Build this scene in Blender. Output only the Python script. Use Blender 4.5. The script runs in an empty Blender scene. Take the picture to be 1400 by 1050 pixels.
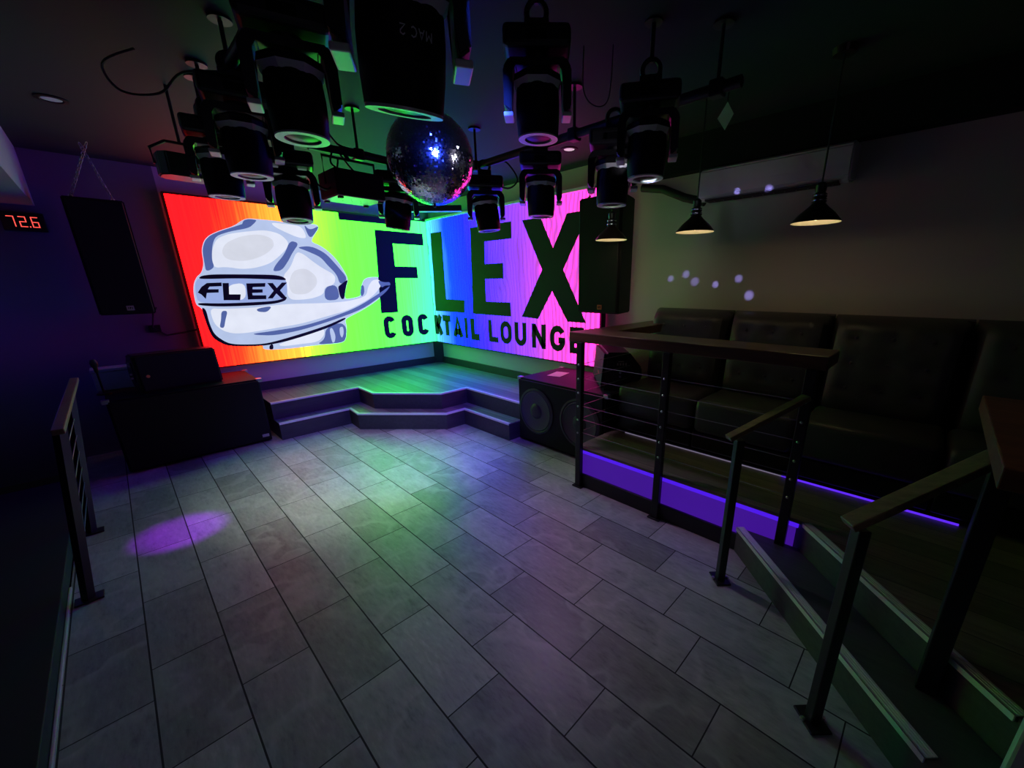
import bpy, bmesh, math, random
from math import pi, sin, cos, radians
from mathutils import Vector, Matrix
random.seed(7)
S = bpy.context.scene
C = S.collection

# ------------------------------------------------------------------ render look
S.view_settings.view_transform = 'Standard'
S.view_settings.look = 'None'
S.view_settings.gamma = 1.0
S.view_settings.exposure = 0.0
S.view_settings.use_curve_mapping = False
try:
    S.cycles.caustics_reflective = False
    S.cycles.caustics_refractive = False
    S.cycles.max_bounces = 8
    S.cycles.sample_clamp_indirect = 4.0
    S.cycles.use_denoising = True
except Exception:
    pass

# ------------------------------------------------------------------ materials
def nt(name):
    m = bpy.data.materials.new(name); m.use_nodes = True
    t = m.node_tree; b = t.nodes['Principled BSDF']
    return m, t, b

def mix_rgb(t, fac, a, b, blend='MIX'):
    n = t.nodes.new('ShaderNodeMix'); n.data_type = 'RGBA'; n.blend_type = blend
    for sock, v in ((n.inputs[0], fac), (n.inputs[6], a), (n.inputs[7], b)):
        if hasattr(v, 'is_linked'): t.links.new(v, sock)
        elif isinstance(v, tuple): sock.default_value = (*v[:3], 1)
        else: sock.default_value = v
    return n.outputs[2]

def math_n(t, op, a, b=None, c=None, clamp=False):
    n = t.nodes.new('ShaderNodeMath'); n.operation = op; n.use_clamp = clamp
    for i, v in enumerate((a, b, c)):
        if v is None: continue
        if hasattr(v, 'is_linked'): t.links.new(v, n.inputs[i])
        else: n.inputs[i].default_value = v
    return n.outputs[0]

def noise(t, scale, detail=4, vec=None, rough=.55):
    n = t.nodes.new('ShaderNodeTexNoise'); n.inputs['Scale'].default_value = scale
    n.inputs['Detail'].default_value = detail; n.inputs['Roughness'].default_value = rough
    if vec is not None: t.links.new(vec, n.inputs['Vector'])
    return n.outputs['Fac']

def coords(t, kind='Object'):
    return t.nodes.new('ShaderNodeTexCoord').outputs[kind]

def mapping(t, vec, scale=(1, 1, 1), loc=(0, 0, 0)):
    n = t.nodes.new('ShaderNodeMapping'); n.inputs['Scale'].default_value = scale
    n.inputs['Location'].default_value = loc
    t.links.new(vec, n.inputs['Vector']); return n.outputs['Vector']

def ramp(t, fac, stops):
    n = t.nodes.new('ShaderNodeValToRGB'); e = n.color_ramp.elements
    while len(e) < len(stops): e.new(.5)
    for i, (p, c) in enumerate(stops):
        e[i].position = p; e[i].color = (*c, 1)
    t.links.new(fac, n.inputs['Fac']); return n.outputs['Color']

def bump(t, b, height, strength=.2, dist=.01):
    n = t.nodes.new('ShaderNodeBump'); n.inputs['Strength'].default_value = strength
    n.inputs['Distance'].default_value = dist
    t.links.new(height, n.inputs['Height']); t.links.new(n.outputs['Normal'], b.inputs['Normal'])

def mat(name, col, rough=.5, metal=0.0, var=.12, scale=20, bmp=.05, spec=None):
    m, t, b = nt(name)
    n = noise(t, scale, 5, coords(t))
    lo = tuple(c * (1 - var) for c in col); hi = tuple(min(1, c * (1 + var)) for c in col)
    t.links.new(mix_rgb(t, n, lo, hi), b.inputs['Base Color'])
    b.inputs['Roughness'].default_value = rough; b.inputs['Metallic'].default_value = metal
    if spec is not None: b.inputs['Specular IOR Level'].default_value = spec
    if bmp: bump(t, b, n, bmp, .004)
    return m

def emit(name, col, strength, base=(.02, .02, .02), var=0.0):
    m, t, b = nt(name)
    b.inputs['Base Color'].default_value = (*base, 1); b.inputs['Roughness'].default_value = .5
    b.inputs['Emission Strength'].default_value = strength
    if var:
        n = noise(t, 6, 2, coords(t))
        t.links.new(mix_rgb(t, n, tuple(c * (1 - var) for c in col), tuple(c * (1 + var) for c in col)), b.inputs['Emission Color'])
    else: b.inputs['Emission Color'].default_value = (*col, 1)
    return m

M = {}
M['black_metal'] = mat('black powder coated metal', (.008, .008, .009), .42, .0, .2, 60)
M['black_plastic'] = mat('black moulded plastic', (.007, .007, .008), .38, 0, .2, 40)
M['black_satin'] = mat('satin black cabinet paint', (.007, .007, .008), .6, 0, .3, 90, .15, .2)
M['grille'] = mat('black speaker grille', (.008, .008, .009), .7, 0, .5, 300, .3, .2)
M['cone'] = mat('dark paper cone', (.05, .048, .055), .65, 0, .15, 30)
M['rubber'] = mat('black rubber', (.02, .02, .022), .55)
M['pale_trim'] = mat('pale grey painted metal', (.88, .89, .89), .35, .1, .05)
M['steel'] = mat('brushed steel', (.55, .56, .58), .28, .9, .1, 80)
M['chrome'] = mat('chrome', (.75, .76, .78), .15, 1.0, .03)
M['cable_steel'] = mat('steel cable', (.30, .30, .32), .35, .9, .1)
M['chain'] = mat('dull steel chain', (.22, .22, .23), .5, .7, .1)
M['lens'] = mat('dark glass lens', (.004, .004, .005), .3, 0, .0, 10, 0, .15)
M['wood_dark'] = None
M['leather'] = mat('black tufted leather', (.055, .058, .055), .42, 0, .2, 60, .25)
M['white_plastic'] = mat('off white plastic', (.85, .86, .87), .45, 0, .03)
M['white_box'] = mat('white painted box', (.55, .53, .58), .5)
M['paper'] = mat('white paper', (.80, .78, .80), .7, 0, .02)
M['orange'] = mat('orange badge', (.65, .16, .05), .45)
M['badge_grey'] = mat('grey badge', (.35, .34, .33), .4)
M['vent_dark'] = mat('dark vent gap', (.03, .03, .03), .7)

def paint(name, col, rough=.7):
    m, t, b = nt(name)
    co = coords(t)
    n = noise(t, 1.2, 3, co); n2 = noise(t, 160, 3, co)
    t.links.new(mix_rgb(t, n, tuple(c * .92 for c in col), tuple(c * 1.06 for c in col)), b.inputs['Base Color'])
    b.inputs['Roughness'].default_value = rough; b.inputs['Specular IOR Level'].default_value = .12
    bump(t, b, n2, .12, .002)
    return m
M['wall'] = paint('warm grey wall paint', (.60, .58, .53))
M['wall_dimmed'] = paint('wall with shade in its colour', (.20, .18, .21))  # wall left of the screen, colour darkened to keep it dim
M['ceiling'] = paint('grey ceiling paint', (.045, .05, .05))
M['soffit'] = paint('soffit paint', (.42, .41, .38))
M['baseboard'] = mat('dark baseboard', (.035, .036, .04), .5)

def wood(name, a, b_, axis=1, rough=.45, plank=0.0):
    m, t, b = nt(name)
    sc = [14, 14, 14]; sc[axis] = 1.1
    v = mapping(t, coords(t), tuple(sc))
    n = noise(t, 2.2, 7, v, .62); n2 = noise(t, 9, 5, v, .6)
    f = math_n(t, 'ADD', math_n(t, 'MULTIPLY', n, .7), math_n(t, 'MULTIPLY', n2, .3))
    col = ramp(t, f, [(.3, a), (.52, tuple((x + y) / 2 for x, y in zip(a, b_))), (.72, b_)])
    if plank:
        sx = t.nodes.new('ShaderNodeSeparateXYZ'); t.links.new(coords(t), sx.inputs[0])
        other = sx.outputs[1 - axis]
        u = math_n(t, 'DIVIDE', other, plank); fr = math_n(t, 'FRACT', u); fl = math_n(t, 'FLOOR', u)
        wn = t.nodes.new('ShaderNodeTexWhiteNoise'); wn.noise_dimensions = '1D'; t.links.new(fl, wn.inputs['W'])
        col = mix_rgb(t, math_n(t, 'MULTIPLY', wn.outputs['Value'], .5), col, (.02, .018, .017))
        g = math_n(t, 'LESS_THAN', fr, .025)
        col = mix_rgb(t, g, col, (.006, .006, .006))
    t.links.new(col, b.inputs['Base Color'])
    b.inputs['Roughness'].default_value = rough
    bump(t, b, f, .12, .003)
    return m
M['wood_ledge'] = wood('stained wood ledge', (.045, .021, .010), (.15, .078, .038), 1, .38)
M['wood_rail'] = wood('worn wood handrail', (.12, .075, .04), (.30, .20, .12), 1, .42)
M['wood_red'] = wood('reddish wood counter top', (.10, .028, .010), (.22, .07, .024), 1, .5)
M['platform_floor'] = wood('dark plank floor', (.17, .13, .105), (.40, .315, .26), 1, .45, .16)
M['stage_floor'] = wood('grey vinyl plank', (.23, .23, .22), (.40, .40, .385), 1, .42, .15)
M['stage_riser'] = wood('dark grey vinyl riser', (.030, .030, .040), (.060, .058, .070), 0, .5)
M['step_dark'] = wood('dark step covering', (.06, .06, .065), (.11, .108, .11), 1, .6)

def tile_mat():
    m, t, b = nt('slate floor tile')
    co = coords(t)
    sx = t.nodes.new('ShaderNodeSeparateXYZ'); t.links.new(co, sx.inputs[0])
    W, L = .2568, .5672
    u = math_n(t, 'DIVIDE', math_n(t, 'SUBTRACT', sx.outputs[0], .0248), W)
    k = math_n(t, 'FLOOR', u); fu = math_n(t, 'FRACT', u)
    off = math_n(t, 'MULTIPLY_ADD', k, .1935, .1165)
    v = math_n(t, 'DIVIDE', math_n(t, 'SUBTRACT', sx.outputs[1], off), L)
    kv = math_n(t, 'FLOOR', v); fv = math_n(t, 'FRACT', v)
    cb = t.nodes.new('ShaderNodeCombineXYZ'); t.links.new(k, cb.inputs[0]); t.links.new(kv, cb.inputs[1])
    wn = t.nodes.new('ShaderNodeTexWhiteNoise'); wn.noise_dimensions = '3D'; t.links.new(cb.outputs[0], wn.inputs['Vector'])
    # slate veining, different on every tile
    sc = t.nodes.new('ShaderNodeVectorMath'); sc.operation = 'SCALE'; sc.inputs['Scale'].default_value = 9.0
    t.links.new(wn.outputs['Color'], sc.inputs[0])
    ad = t.nodes.new('ShaderNodeVectorMath'); ad.operation = 'ADD'
    t.links.new(co, ad.inputs[0]); t.links.new(sc.outputs[0], ad.inputs[1])
    rot = t.nodes.new('ShaderNodeMapping'); rot.inputs['Rotation'].default_value = (0, 0, .5)
    rot.inputs['Scale'].default_value = (1.25, .34, 1); t.links.new(ad.outputs[0], rot.inputs['Vector'])
    n1 = noise(t, 7.0, 8, rot.outputs['Vector'], .62)
    n2 = noise(t, 46, 6, rot.outputs['Vector'], .65)
    n3 = noise(t, 2.2, 3, ad.outputs[0], .5)
    tone = math_n(t, 'MULTIPLY_ADD', wn.outputs['Value'], .50, .52)
    f = math_n(t, 'ADD', math_n(t, 'MULTIPLY', n1, .42), math_n(t, 'MULTIPLY', n2, .58))
    col = ramp(t, f, [(.33, (.24, .24, .242)), (.46, (.38, .38, .377)), (.56, (.44, .44, .43)), (.70, (.60, .59, .58))])
    col = mix_rgb(t, 1.0, col, mix_rgb(t, tone, (0, 0, 0), (1.22, 1.22, 1.22)), 'MULTIPLY')
    ve = ramp(t, n3, [(.40, (0, 0, 0)), (.46, (.0, .0, .0)), (.53, (1, 1, 1)), (.555, (0, 0, 0))])
    col = mix_rgb(t, math_n(t, 'MULTIPLY', ve, .28), col, (.72, .71, .70))
    gx = math_n(t, 'LESS_THAN', math_n(t, 'MINIMUM', fu, math_n(t, 'SUBTRACT', 1.0, fu)), .0125)
    gy = math_n(t, 'LESS_THAN', math_n(t, 'MINIMUM', fv, math_n(t, 'SUBTRACT', 1.0, fv)), .0046)
    g = math_n(t, 'MAXIMUM', gx, gy)
    col = mix_rgb(t, g, col, (.022, .022, .023))
    t.links.new(col, b.inputs['Base Color'])
    r = math_n(t, 'MULTIPLY_ADD', n2, .16, .30)
    r = math_n(t, 'ADD', r, math_n(t, 'MULTIPLY', g, .35))
    t.links.new(r, b.inputs['Roughness'])
    h = math_n(t, 'SUBTRACT', math_n(t, 'MULTIPLY', f, .5), math_n(t, 'MULTIPLY', g, .9))
    bump(t, b, h, .5, .005)
    return m
M['tile'] = tile_mat()

# ------------------------------------------------------------------ mesh helpers
def box(bm, x0, x1, y0, y1, z0, z1, bev=0.0, seg=2, mtx=None):
    vs = [bm.verts.new((x, y, z)) for z in (z0, z1) for y in (y0, y1) for x in (x0, x1)]
    fs = [(0, 2, 3, 1), (4, 5, 7, 6), (0, 1, 5, 4), (2, 6, 7, 3), (0, 4, 6, 2), (1, 3, 7, 5)]
    faces = [bm.faces.new([vs[i] for i in f]) for f in fs]
    if bev > 0:
        es = list({e for f in faces for e in f.edges})
        r = bmesh.ops.bevel(bm, geom=es, offset=bev, segments=seg, affect='EDGES', profile=.5)
        vs = list({v for f in r['faces'] for v in f.verts} | {v for v in vs if v.is_valid})
    if mtx is not None: bmesh.ops.transform(bm, matrix=mtx, verts=[v for v in vs if v.is_valid])
    return vs

def prism(bm, pts, z0, z1):
    a = [bm.verts.new((x, y, z0)) for x, y in pts]; b = [bm.verts.new((x, y, z1)) for x, y in pts]
    n = len(pts)
    bm.faces.new(list(reversed(a))); bm.faces.new(b)
    for i in range(n): bm.faces.new((a[i], a[(i + 1) % n], b[(i + 1) % n], b[i]))

def tube(bm, pts, r, n=8, caps=True):
    pts = [Vector(p) for p in pts]; rings = []
    up = Vector((0, 0, 1))
    for i, p in enumerate(pts):
        d = (pts[min(i + 1, len(pts) - 1)] - pts[max(i - 1, 0)]).normalized()
        a = d.cross(up)
        if a.length < 1e-3: a = d.cross(Vector((1, 0, 0)))
        a.normalize(); b = d.cross(a).normalized()
        rr = r[i] if isinstance(r, (list, tuple)) else r
        rings.append([bm.verts.new(p + (a * cos(2 * pi * k / n) + b * sin(2 * pi * k / n)) * rr) for k in range(n)])
    for i in range(len(rings) - 1):
        for k in range(n):
            bm.faces.new((rings[i][k], rings[i][(k + 1) % n], rings[i + 1][(k + 1) % n], rings[i + 1][k]))
    if caps:
        bm.faces.new(list(reversed(rings[0]))); bm.faces.new(rings[-1])

def lathe(bm, prof, n=32, mtx=None, cap0=False, cap1=False):
    rings = []
    for r, z in prof:
        rings.append([bm.verts.new((r * cos(2 * pi * k / n), r * sin(2 * pi * k / n), z)) for k in range(n)])
    for i in range(len(rings) - 1):
        for k in range(n):
            bm.faces.new((rings[i][k], rings[i][(k + 1) % n], rings[i + 1][(k + 1) % n], rings[i + 1][k]))
    if cap0: bm.faces.new(list(reversed(rings[0])))
    if cap1: bm.faces.new(rings[-1])
    vs = [v for r in rings for v in r]
    if mtx is not None: bmesh.ops.transform(bm, matrix=mtx, verts=vs)
    return vs

def torus(bm, R, r, mtx, nu=16, nv=6):
    rings = []
    for i in range(nu):
        a = 2 * pi * i / nu
        rings.append([bm.verts.new(mtx @ Vector(((R + r * cos(2 * pi * j / nv)) * cos(a), (R + r * cos(2 * pi * j / nv)) * sin(a), r * sin(2 * pi * j / nv)))) for j in range(nv)])
    for i in range(nu):
        for j in range(nv):
            bm.faces.new((rings[i][j], rings[(i + 1) % nu][j], rings[(i + 1) % nu][(j + 1) % nv], rings[i][(j + 1) % nv]))

def chain(bm, a, b, link=.035, r=.004):
    a, b = Vector(a), Vector(b); d = b - a; n = max(2, int(d.length / (link * .72)))
    q = d.to_track_quat('X', 'Z').to_matrix().to_4x4()
    for i in range(n):
        p = a + d * ((i + .5) / n)
        m = Matrix.Translation(p) @ q @ Matrix.Rotation(pi / 2 * (i % 2), 4, 'X') @ Matrix.Diagonal((1.0, .6, 1, 1))
        torus(bm, link * .5, r, m, 12, 6)

def ngon(bm, pts3):
    vs = [bm.verts.new(p) for p in pts3]
    f = bm.faces.new(vs); f.normal_update(); return f

def chaikin(pts, it=2):
    for _ in range(it):
        out = []
        for i, p in enumerate(pts):
            q = pts[(i + 1) % len(pts)]
            out.append((p[0] * .78 + q[0] * .22, p[1] * .78 + q[1] * .22)); out.append((p[0] * .22 + q[0] * .78, p[1] * .22 + q[1] * .78))
        pts = out
    return pts

def obj(name, bm, m, parent=None, smooth=False, loc=None):
    bmesh.ops.recalc_face_normals(bm, faces=bm.faces)
    me = bpy.data.meshes.new(name); bm.to_mesh(me); bm.free()
    me.materials.append(m)
    if smooth:
        for p in me.polygons: p.use_smooth = True
        try: me.set_sharp_from_angle(angle=radians(38))
        except Exception: pass
    o = bpy.data.objects.new(name, me); C.objects.link(o)
    if parent is not None: o.parent = parent
    if loc is not None: o.location = loc
    return o

def NB(): return bmesh.new()

def thing(name, label, cat, loc=(0, 0, 0), rz=0.0, group=None):
    o = bpy.data.objects.new(name, None); C.objects.link(o)
    o.empty_display_size = .05
    o.location = loc; o.rotation_euler = (0, 0, rz)
    o['label'] = label; o['category'] = cat
    if group: o['group'] = group
    return o

def tag(o, label, cat, group=None):
    o['label'] = label; o['category'] = cat
    if group: o['group'] = group
    return o

def struct(name, bm, m, smooth=False):
    o = obj(name, bm, m, None, smooth); o['kind'] = 'structure'; return o

def copy_tree(o, parent=None):
    c = o.copy(); C.objects.link(c)
    if parent is not None: c.parent = parent
    for ch in list(o.children): copy_tree(ch, c)
    return c

def dup(root, loc, rz, label, group=None):
    c = copy_tree(root); c.location = loc; c.rotation_euler = (0, 0, rz); c['label'] = label
    if group: c['group'] = group
    return c

def light(name, kind, loc, col, power, aim=None, size=.05, angle=30, blend=.5, shape=None, size_y=None):
    d = bpy.data.lights.new(name, kind); d.color = col; d.energy = power
    if kind == 'AREA':
        d.size = size
        if size_y: d.shape = 'RECTANGLE'; d.size_y = size_y
    else: d.shadow_soft_size = size
    if kind == 'SPOT': d.spot_size = radians(angle); d.spot_blend = blend
    o = bpy.data.objects.new(name, d); C.objects.link(o); o.location = loc
    if aim is not None:
        o.rotation_euler = (Vector(aim) - Vector(loc)).to_track_quat('-Z', 'Y').to_euler()
    return o

# ------------------------------------------------------------------ camera
f_px = 550.7; yaw, pit, rol = .8126, .3054, .0078
EYE = Vector((0, 0, 1.6))
fwd = Vector((cos(pit) * sin(yaw), cos(pit) * cos(yaw), -sin(pit)))
right = Vector((cos(yaw), -sin(yaw), 0)); down = fwd.cross(right)
r2 = right * cos(rol) + down * sin(rol); d2 = -right * sin(rol) + down * cos(rol)
cam = bpy.data.cameras.new('camera'); cam.sensor_width = 36; cam.sensor_fit = 'HORIZONTAL'
cam.lens = f_px / 1400 * 36
cam.shift_x = -52.7 / 1400; cam.shift_y = 35.3 / 1400
cam.clip_start = .02
co_ = bpy.data.objects.new('camera', cam); C.objects.link(co_)
mw = Matrix((( r2.x, -d2.x, -fwd.x, EYE.x), (r2.y, -d2.y, -fwd.y, EYE.y), (r2.z, -d2.z, -fwd.z, EYE.z), (0, 0, 0, 1)))
co_.matrix_world = mw
S.camera = co_

w = bpy.data.worlds.new('night'); S.world = w; w.use_nodes = True
w.node_tree.nodes['Background'].inputs[0].default_value = (.30, .26, .55, 1)
w.node_tree.nodes['Background'].inputs[1].default_value = .002

XW, YW, ZC = 3.53, 5.82, 2.70      # right wall, left wall, ceiling
XS, YS = 3.42, 5.71                # screen faces

# ------------------------------------------------------------------ room shell
bm = NB(); box(bm, -.5, XW, -2.6, YW, -.12, 0); struct('floor', bm, M['tile'])
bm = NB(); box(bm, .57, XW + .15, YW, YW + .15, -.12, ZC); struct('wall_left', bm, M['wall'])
bm = NB(); box(bm, -2.2, .57, YW, YW + .15, -.12, ZC); struct('wall_back', bm, M['wall_dimmed'])
bm = NB(); box(bm, XW, XW + .15, -2.6, YW, -.12, ZC); struct('wall_right', bm, M['wall'])
bm = NB(); box(bm, -2.2, XW + .15, -2.6, YW + .15, ZC, ZC + .12); struct('ceiling', bm, M['ceiling'])
bm = NB(); box(bm, -2.2, -.25, 2.4, YW, 2.26, ZC); struct('trim_1', bm, M['soffit'])
M['soffit_black'] = paint('black soffit paint', (.02, .02, .022))
bm = NB(); box(bm, XW - .10, XW, -2.6, 1.98, 2.445, ZC); struct('trim_3', bm, M['soffit_black'])
ZS = .38
bm = NB(); box(bm, .95, XW - .02, YW - .02, YW, ZS, ZS + .10); struct('baseboard_left', bm, M['baseboard'])
bm = NB(); box(bm, XW - .02, XW, 3.02, YW - .02, ZS, ZS + .10); struct('baseboard_right', bm, M['baseboard'])
bm = NB(); prism(bm, [(XW - .11, YW), (XW, YW - .11), (XW, YW)], ZS, 2.5); struct('trim_2', bm, M['baseboard'])
FIGURE = [
 ('pale', [(1.2, 2.272), (1.253, 2.29), (1.328, 2.29), (1.494, 2.29), (1.601, 2.281), (1.793, 2.288), (1.973, 2.289), (1.857, 2.142), (1.838, 2.089), (1.953, 2.044), (2.065, 1.943), (2.136, 1.836), (2.208, 1.669), (2.162, 1.567), (2.115, 1.412), (2.233, 1.42), (2.345, 1.447), (2.346, 1.506), (2.377, 1.588), (2.412, 1.658), (2.49, 1.689), (2.641, 1.687), (2.765, 1.634), (2.772, 1.584), (2.724, 1.524), (2.635, 1.452), (2.52, 1.37), (2.331, 1.269), (2.126, 1.185), (2.086, 1.152), (2.095, 1.056), (2.057, 0.891), (1.983, 0.862), (1.695, 0.87), (1.385, 0.86), (1.123, 0.876), (1.142, 0.932), (0.992, 0.938), (0.891, 0.949), (0.797, 0.98), (0.728, 1.038), (0.686, 1.101), (0.684, 1.208), (0.685, 1.324), (0.659, 1.382), (0.628, 1.411), (0.634, 1.531), (0.656, 1.622), (0.693, 1.685), (0.728, 1.713), (0.751, 1.749), (0.778, 1.822), (0.786, 1.947), (0.823, 2.038), (0.875, 2.094), (0.969, 2.145), (1.105, 2.2)]),
 ('white', [(0.851, 1.778), (0.846, 1.86), (0.872, 1.969), (0.93, 2.071), (1.043, 2.127), (1.229, 2.165), (1.387, 2.19), (1.525, 2.162), (1.594, 2.085), (1.583, 2.025), (1.503, 1.941), (1.375, 1.838), (1.224, 1.785), (1.085, 1.769), (0.959, 1.79)]),
 ('white', [(1.661, 1.978), (1.734, 1.951), (1.821, 1.871), (1.913, 1.799), (2.061, 1.713), (2.032, 1.602), (1.907, 1.57), (1.882, 1.482), (1.726, 1.432), (1.524, 1.423), (1.479, 1.471), (1.497, 1.596), (1.468, 1.699), (1.572, 1.802)]),
 ('white', [(0.725, 1.369), (0.84, 1.354), (1.142, 1.355), (1.44, 1.384), (1.886, 1.375), (2.157, 1.388), (2.354, 1.428), (2.421, 1.469), (2.452, 1.564), (2.522, 1.653), (2.612, 1.663), (2.657, 1.61), (2.57, 1.502), (2.437, 1.402), (2.14, 1.272), (1.859, 1.209), (1.575, 1.142), (1.277, 1.111), (1.019, 1.081), (0.884, 1.083), (0.793, 1.121), (0.73, 1.205)]),
 ('white', [(1.28, 0.923), (1.569, 0.991), (1.815, 1.074), (1.812, 0.986), (1.722, 0.902), (1.512, 0.897), (1.313, 0.891)]),
 ('white', [(1.456, 2.275), (1.618, 2.27), (1.768, 2.26), (1.805, 2.128), (1.707, 2.132), (1.584, 2.182), (1.483, 2.232)]),
 ('mist', [(0.992, 2.03), (1.153, 2.113), (1.326, 2.144), (1.442, 2.104), (1.444, 2.017), (1.318, 1.914), (1.134, 1.85), (0.974, 1.864), (0.942, 1.936)]),
 ('mist', [(1.584, 1.762), (1.728, 1.795), (1.834, 1.701), (1.826, 1.593), (1.695, 1.487), (1.536, 1.491), (1.507, 1.596)]),
 ('blue', [(0.823, 2.038), (0.875, 2.094), (0.969, 2.145), (1.105, 2.2), (1.211, 2.246), (1.317, 2.274), (1.295, 2.25), (1.235, 2.197), (1.064, 2.152), (0.928, 2.097), (0.879, 2.005), (0.846, 1.86), (0.853, 1.787), (0.804, 1.75), (0.773, 1.75), (0.778, 1.822), (0.786, 1.947)]),
 ('blue', [(1.615, 2.096), (1.706, 2.071), (1.62, 1.966), (1.554, 1.863), (1.47, 1.76), (1.376, 1.748), (1.416, 1.819), (1.531, 1.942)]),
 ('blue', [(1.669, 2.025), (1.831, 2.048), (1.984, 1.972), (2.091, 1.835), (2.208, 1.669), (2.097, 1.591), (2.074, 1.725), (1.982, 1.832), (1.939, 1.896), (1.894, 1.936), (1.762, 1.993)]),
 ('blue', [(1.907, 1.57), (2.054, 1.602), (2.07, 1.414), (1.88, 1.404)]),
 ('blue', [(0.82, 1.335), (0.876, 1.333), (0.836, 1.237), (0.807, 1.15), (0.769, 1.163), (0.798, 1.239)]),
 ('blue', [(1.052, 1.068), (1.234, 1.079), (1.569, 1.11), (1.899, 1.188), (2.263, 1.303), (2.614, 1.489), (2.772, 1.584), (2.724, 1.524), (2.635, 1.452), (2.332, 1.276), (1.893, 1.147), (1.561, 1.066), (1.262, 1.027), (1.084, 1.05)]),
 ('blue', [(1.139, 1.343), (1.306, 1.369), (1.238, 1.297), (1.15, 1.308)]),
 ('blue', [(1.835, 1.065), (2.025, 1.128), (2.095, 1.056), (2.057, 0.891), (1.983, 0.862), (1.695, 0.87), (1.802, 0.929)]),
 ('pale', [(1.877, 1.05), (1.914, 1.071), (1.941, 0.962), (1.916, 0.877), (1.882, 0.873)]),
 ('pale', [(2.003, 1.063), (2.05, 1.072), (2.049, 0.988), (2.015, 0.919), (1.995, 0.969)]),
 ('blue', [(1.2, 2.272), (1.253, 2.29), (1.328, 2.286), (1.297, 2.257), (1.171, 2.21)]),
 ('blue', [(1.789, 2.287), (1.845, 2.222), (1.973, 2.289), (1.857, 2.142), (1.819, 2.155)]),
 ('blue', [(2.358, 1.588), (2.397, 1.588), (2.393, 1.494), (2.356, 1.442), (2.331, 1.471)]),
 ('blue', [(2.591, 1.653), (2.684, 1.622), (2.764, 1.629), (2.771, 1.58), (2.692, 1.585), (2.635, 1.549)]),
 ('band', [(0.643, 1.531), (0.659, 1.622), (0.699, 1.68), (1.036, 1.685), (1.455, 1.678), (1.502, 1.646), (1.475, 1.471), (1.331, 1.403), (1.079, 1.392), (0.644, 1.416)]),
 ('white', [(0.922, 1.601), (1.091, 1.629), (1.064, 1.443), (0.906, 1.444)]),
 ('black', [(0.694, 1.669), (0.725, 1.698), (0.819, 1.713), (1.042, 1.715), (1.37, 1.714), (1.468, 1.695), (1.507, 1.65), (1.36, 1.662), (1.033, 1.673), (0.764, 1.665)]),
 ('black', [(0.639, 1.427), (0.82, 1.413), (1.084, 1.414), (1.334, 1.421), (1.432, 1.447), (1.471, 1.471), (1.451, 1.421), (1.328, 1.388), (1.077, 1.378), (0.813, 1.38), (0.641, 1.401)]),
 ('black', [(0.656, 1.382), (0.693, 1.361), (0.692, 1.208), (0.71, 1.089), (0.799, 0.99), (0.893, 0.961), (1.134, 0.939), (1.348, 0.977), (1.662, 1.05), (1.887, 1.11), (2.092, 1.187), (2.099, 1.161), (1.881, 1.073), (1.611, 1.0), (1.361, 0.945), (1.13, 0.918), (0.889, 0.941), (0.778, 0.966), (0.691, 1.051), (0.67, 1.151)]),
 ('black', [(2.208, 1.669), (2.162, 1.567), (2.121, 1.419), (2.075, 1.418), (2.06, 1.568), (2.098, 1.597)]),
 ('black', [(1.19, 0.92), (1.229, 0.933), (1.223, 0.868), (1.18, 0.869)]),
 ('letter', [(0.755, 1.625), (0.88, 1.63), (0.875, 1.592), (0.77, 1.588), (0.75, 1.562), (0.842, 1.561), (0.835, 1.527), (0.735, 1.525), (0.714, 1.464), (0.686, 1.511), (0.661, 1.53), (0.702, 1.585)]),
 ('letter', [(0.887, 1.624), (0.942, 1.624), (0.922, 1.506), (1.025, 1.503), (1.008, 1.441), (0.862, 1.446)]),
 ('letter', [(1.098, 1.619), (1.281, 1.622), (1.27, 1.582), (1.15, 1.579), (1.145, 1.556), (1.241, 1.554), (1.234, 1.518), (1.134, 1.516), (1.133, 1.491), (1.264, 1.487), (1.256, 1.445), (1.081, 1.446)]),
 ('letter', [(1.299, 1.622), (1.353, 1.622), (1.383, 1.566), (1.446, 1.627), (1.499, 1.627), (1.411, 1.539), (1.467, 1.446), (1.41, 1.448), (1.368, 1.505), (1.321, 1.451), (1.27, 1.452), (1.346, 1.536)]),
]
# ------------------------------------------------------------------ stage
stage = thing('stage', 'low two-step corner stage of grey plank with pale metal edging below the screens', 'stage', (0, 0, 0))
lower = [(.955, 4.89), (1.685, 4.89), (1.668, 4.62), (2.352, 3.862), (2.597, 3.862), (2.597, 3.065), (2.72, 3.065), (XW - .012, 3.065), (XW - .012, YW - .012), (.955, YW - .012)]
upper = [(.955, 5.08), (1.892, 5.08), (1.888, 4.668), (2.42, 4.05), (2.776, 4.05), (2.776, 3.065), (XW - .012, 3.065), (XW - .012, YW - .012), (.955, YW - .012)]
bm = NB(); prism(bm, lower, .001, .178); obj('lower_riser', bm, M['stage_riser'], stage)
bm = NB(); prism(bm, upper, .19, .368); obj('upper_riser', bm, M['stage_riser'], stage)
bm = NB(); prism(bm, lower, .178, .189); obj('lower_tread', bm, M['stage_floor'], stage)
bm = NB(); prism(bm, upper, .368, .38); obj('deck', bm, M['stage_floor'], stage)
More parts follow.
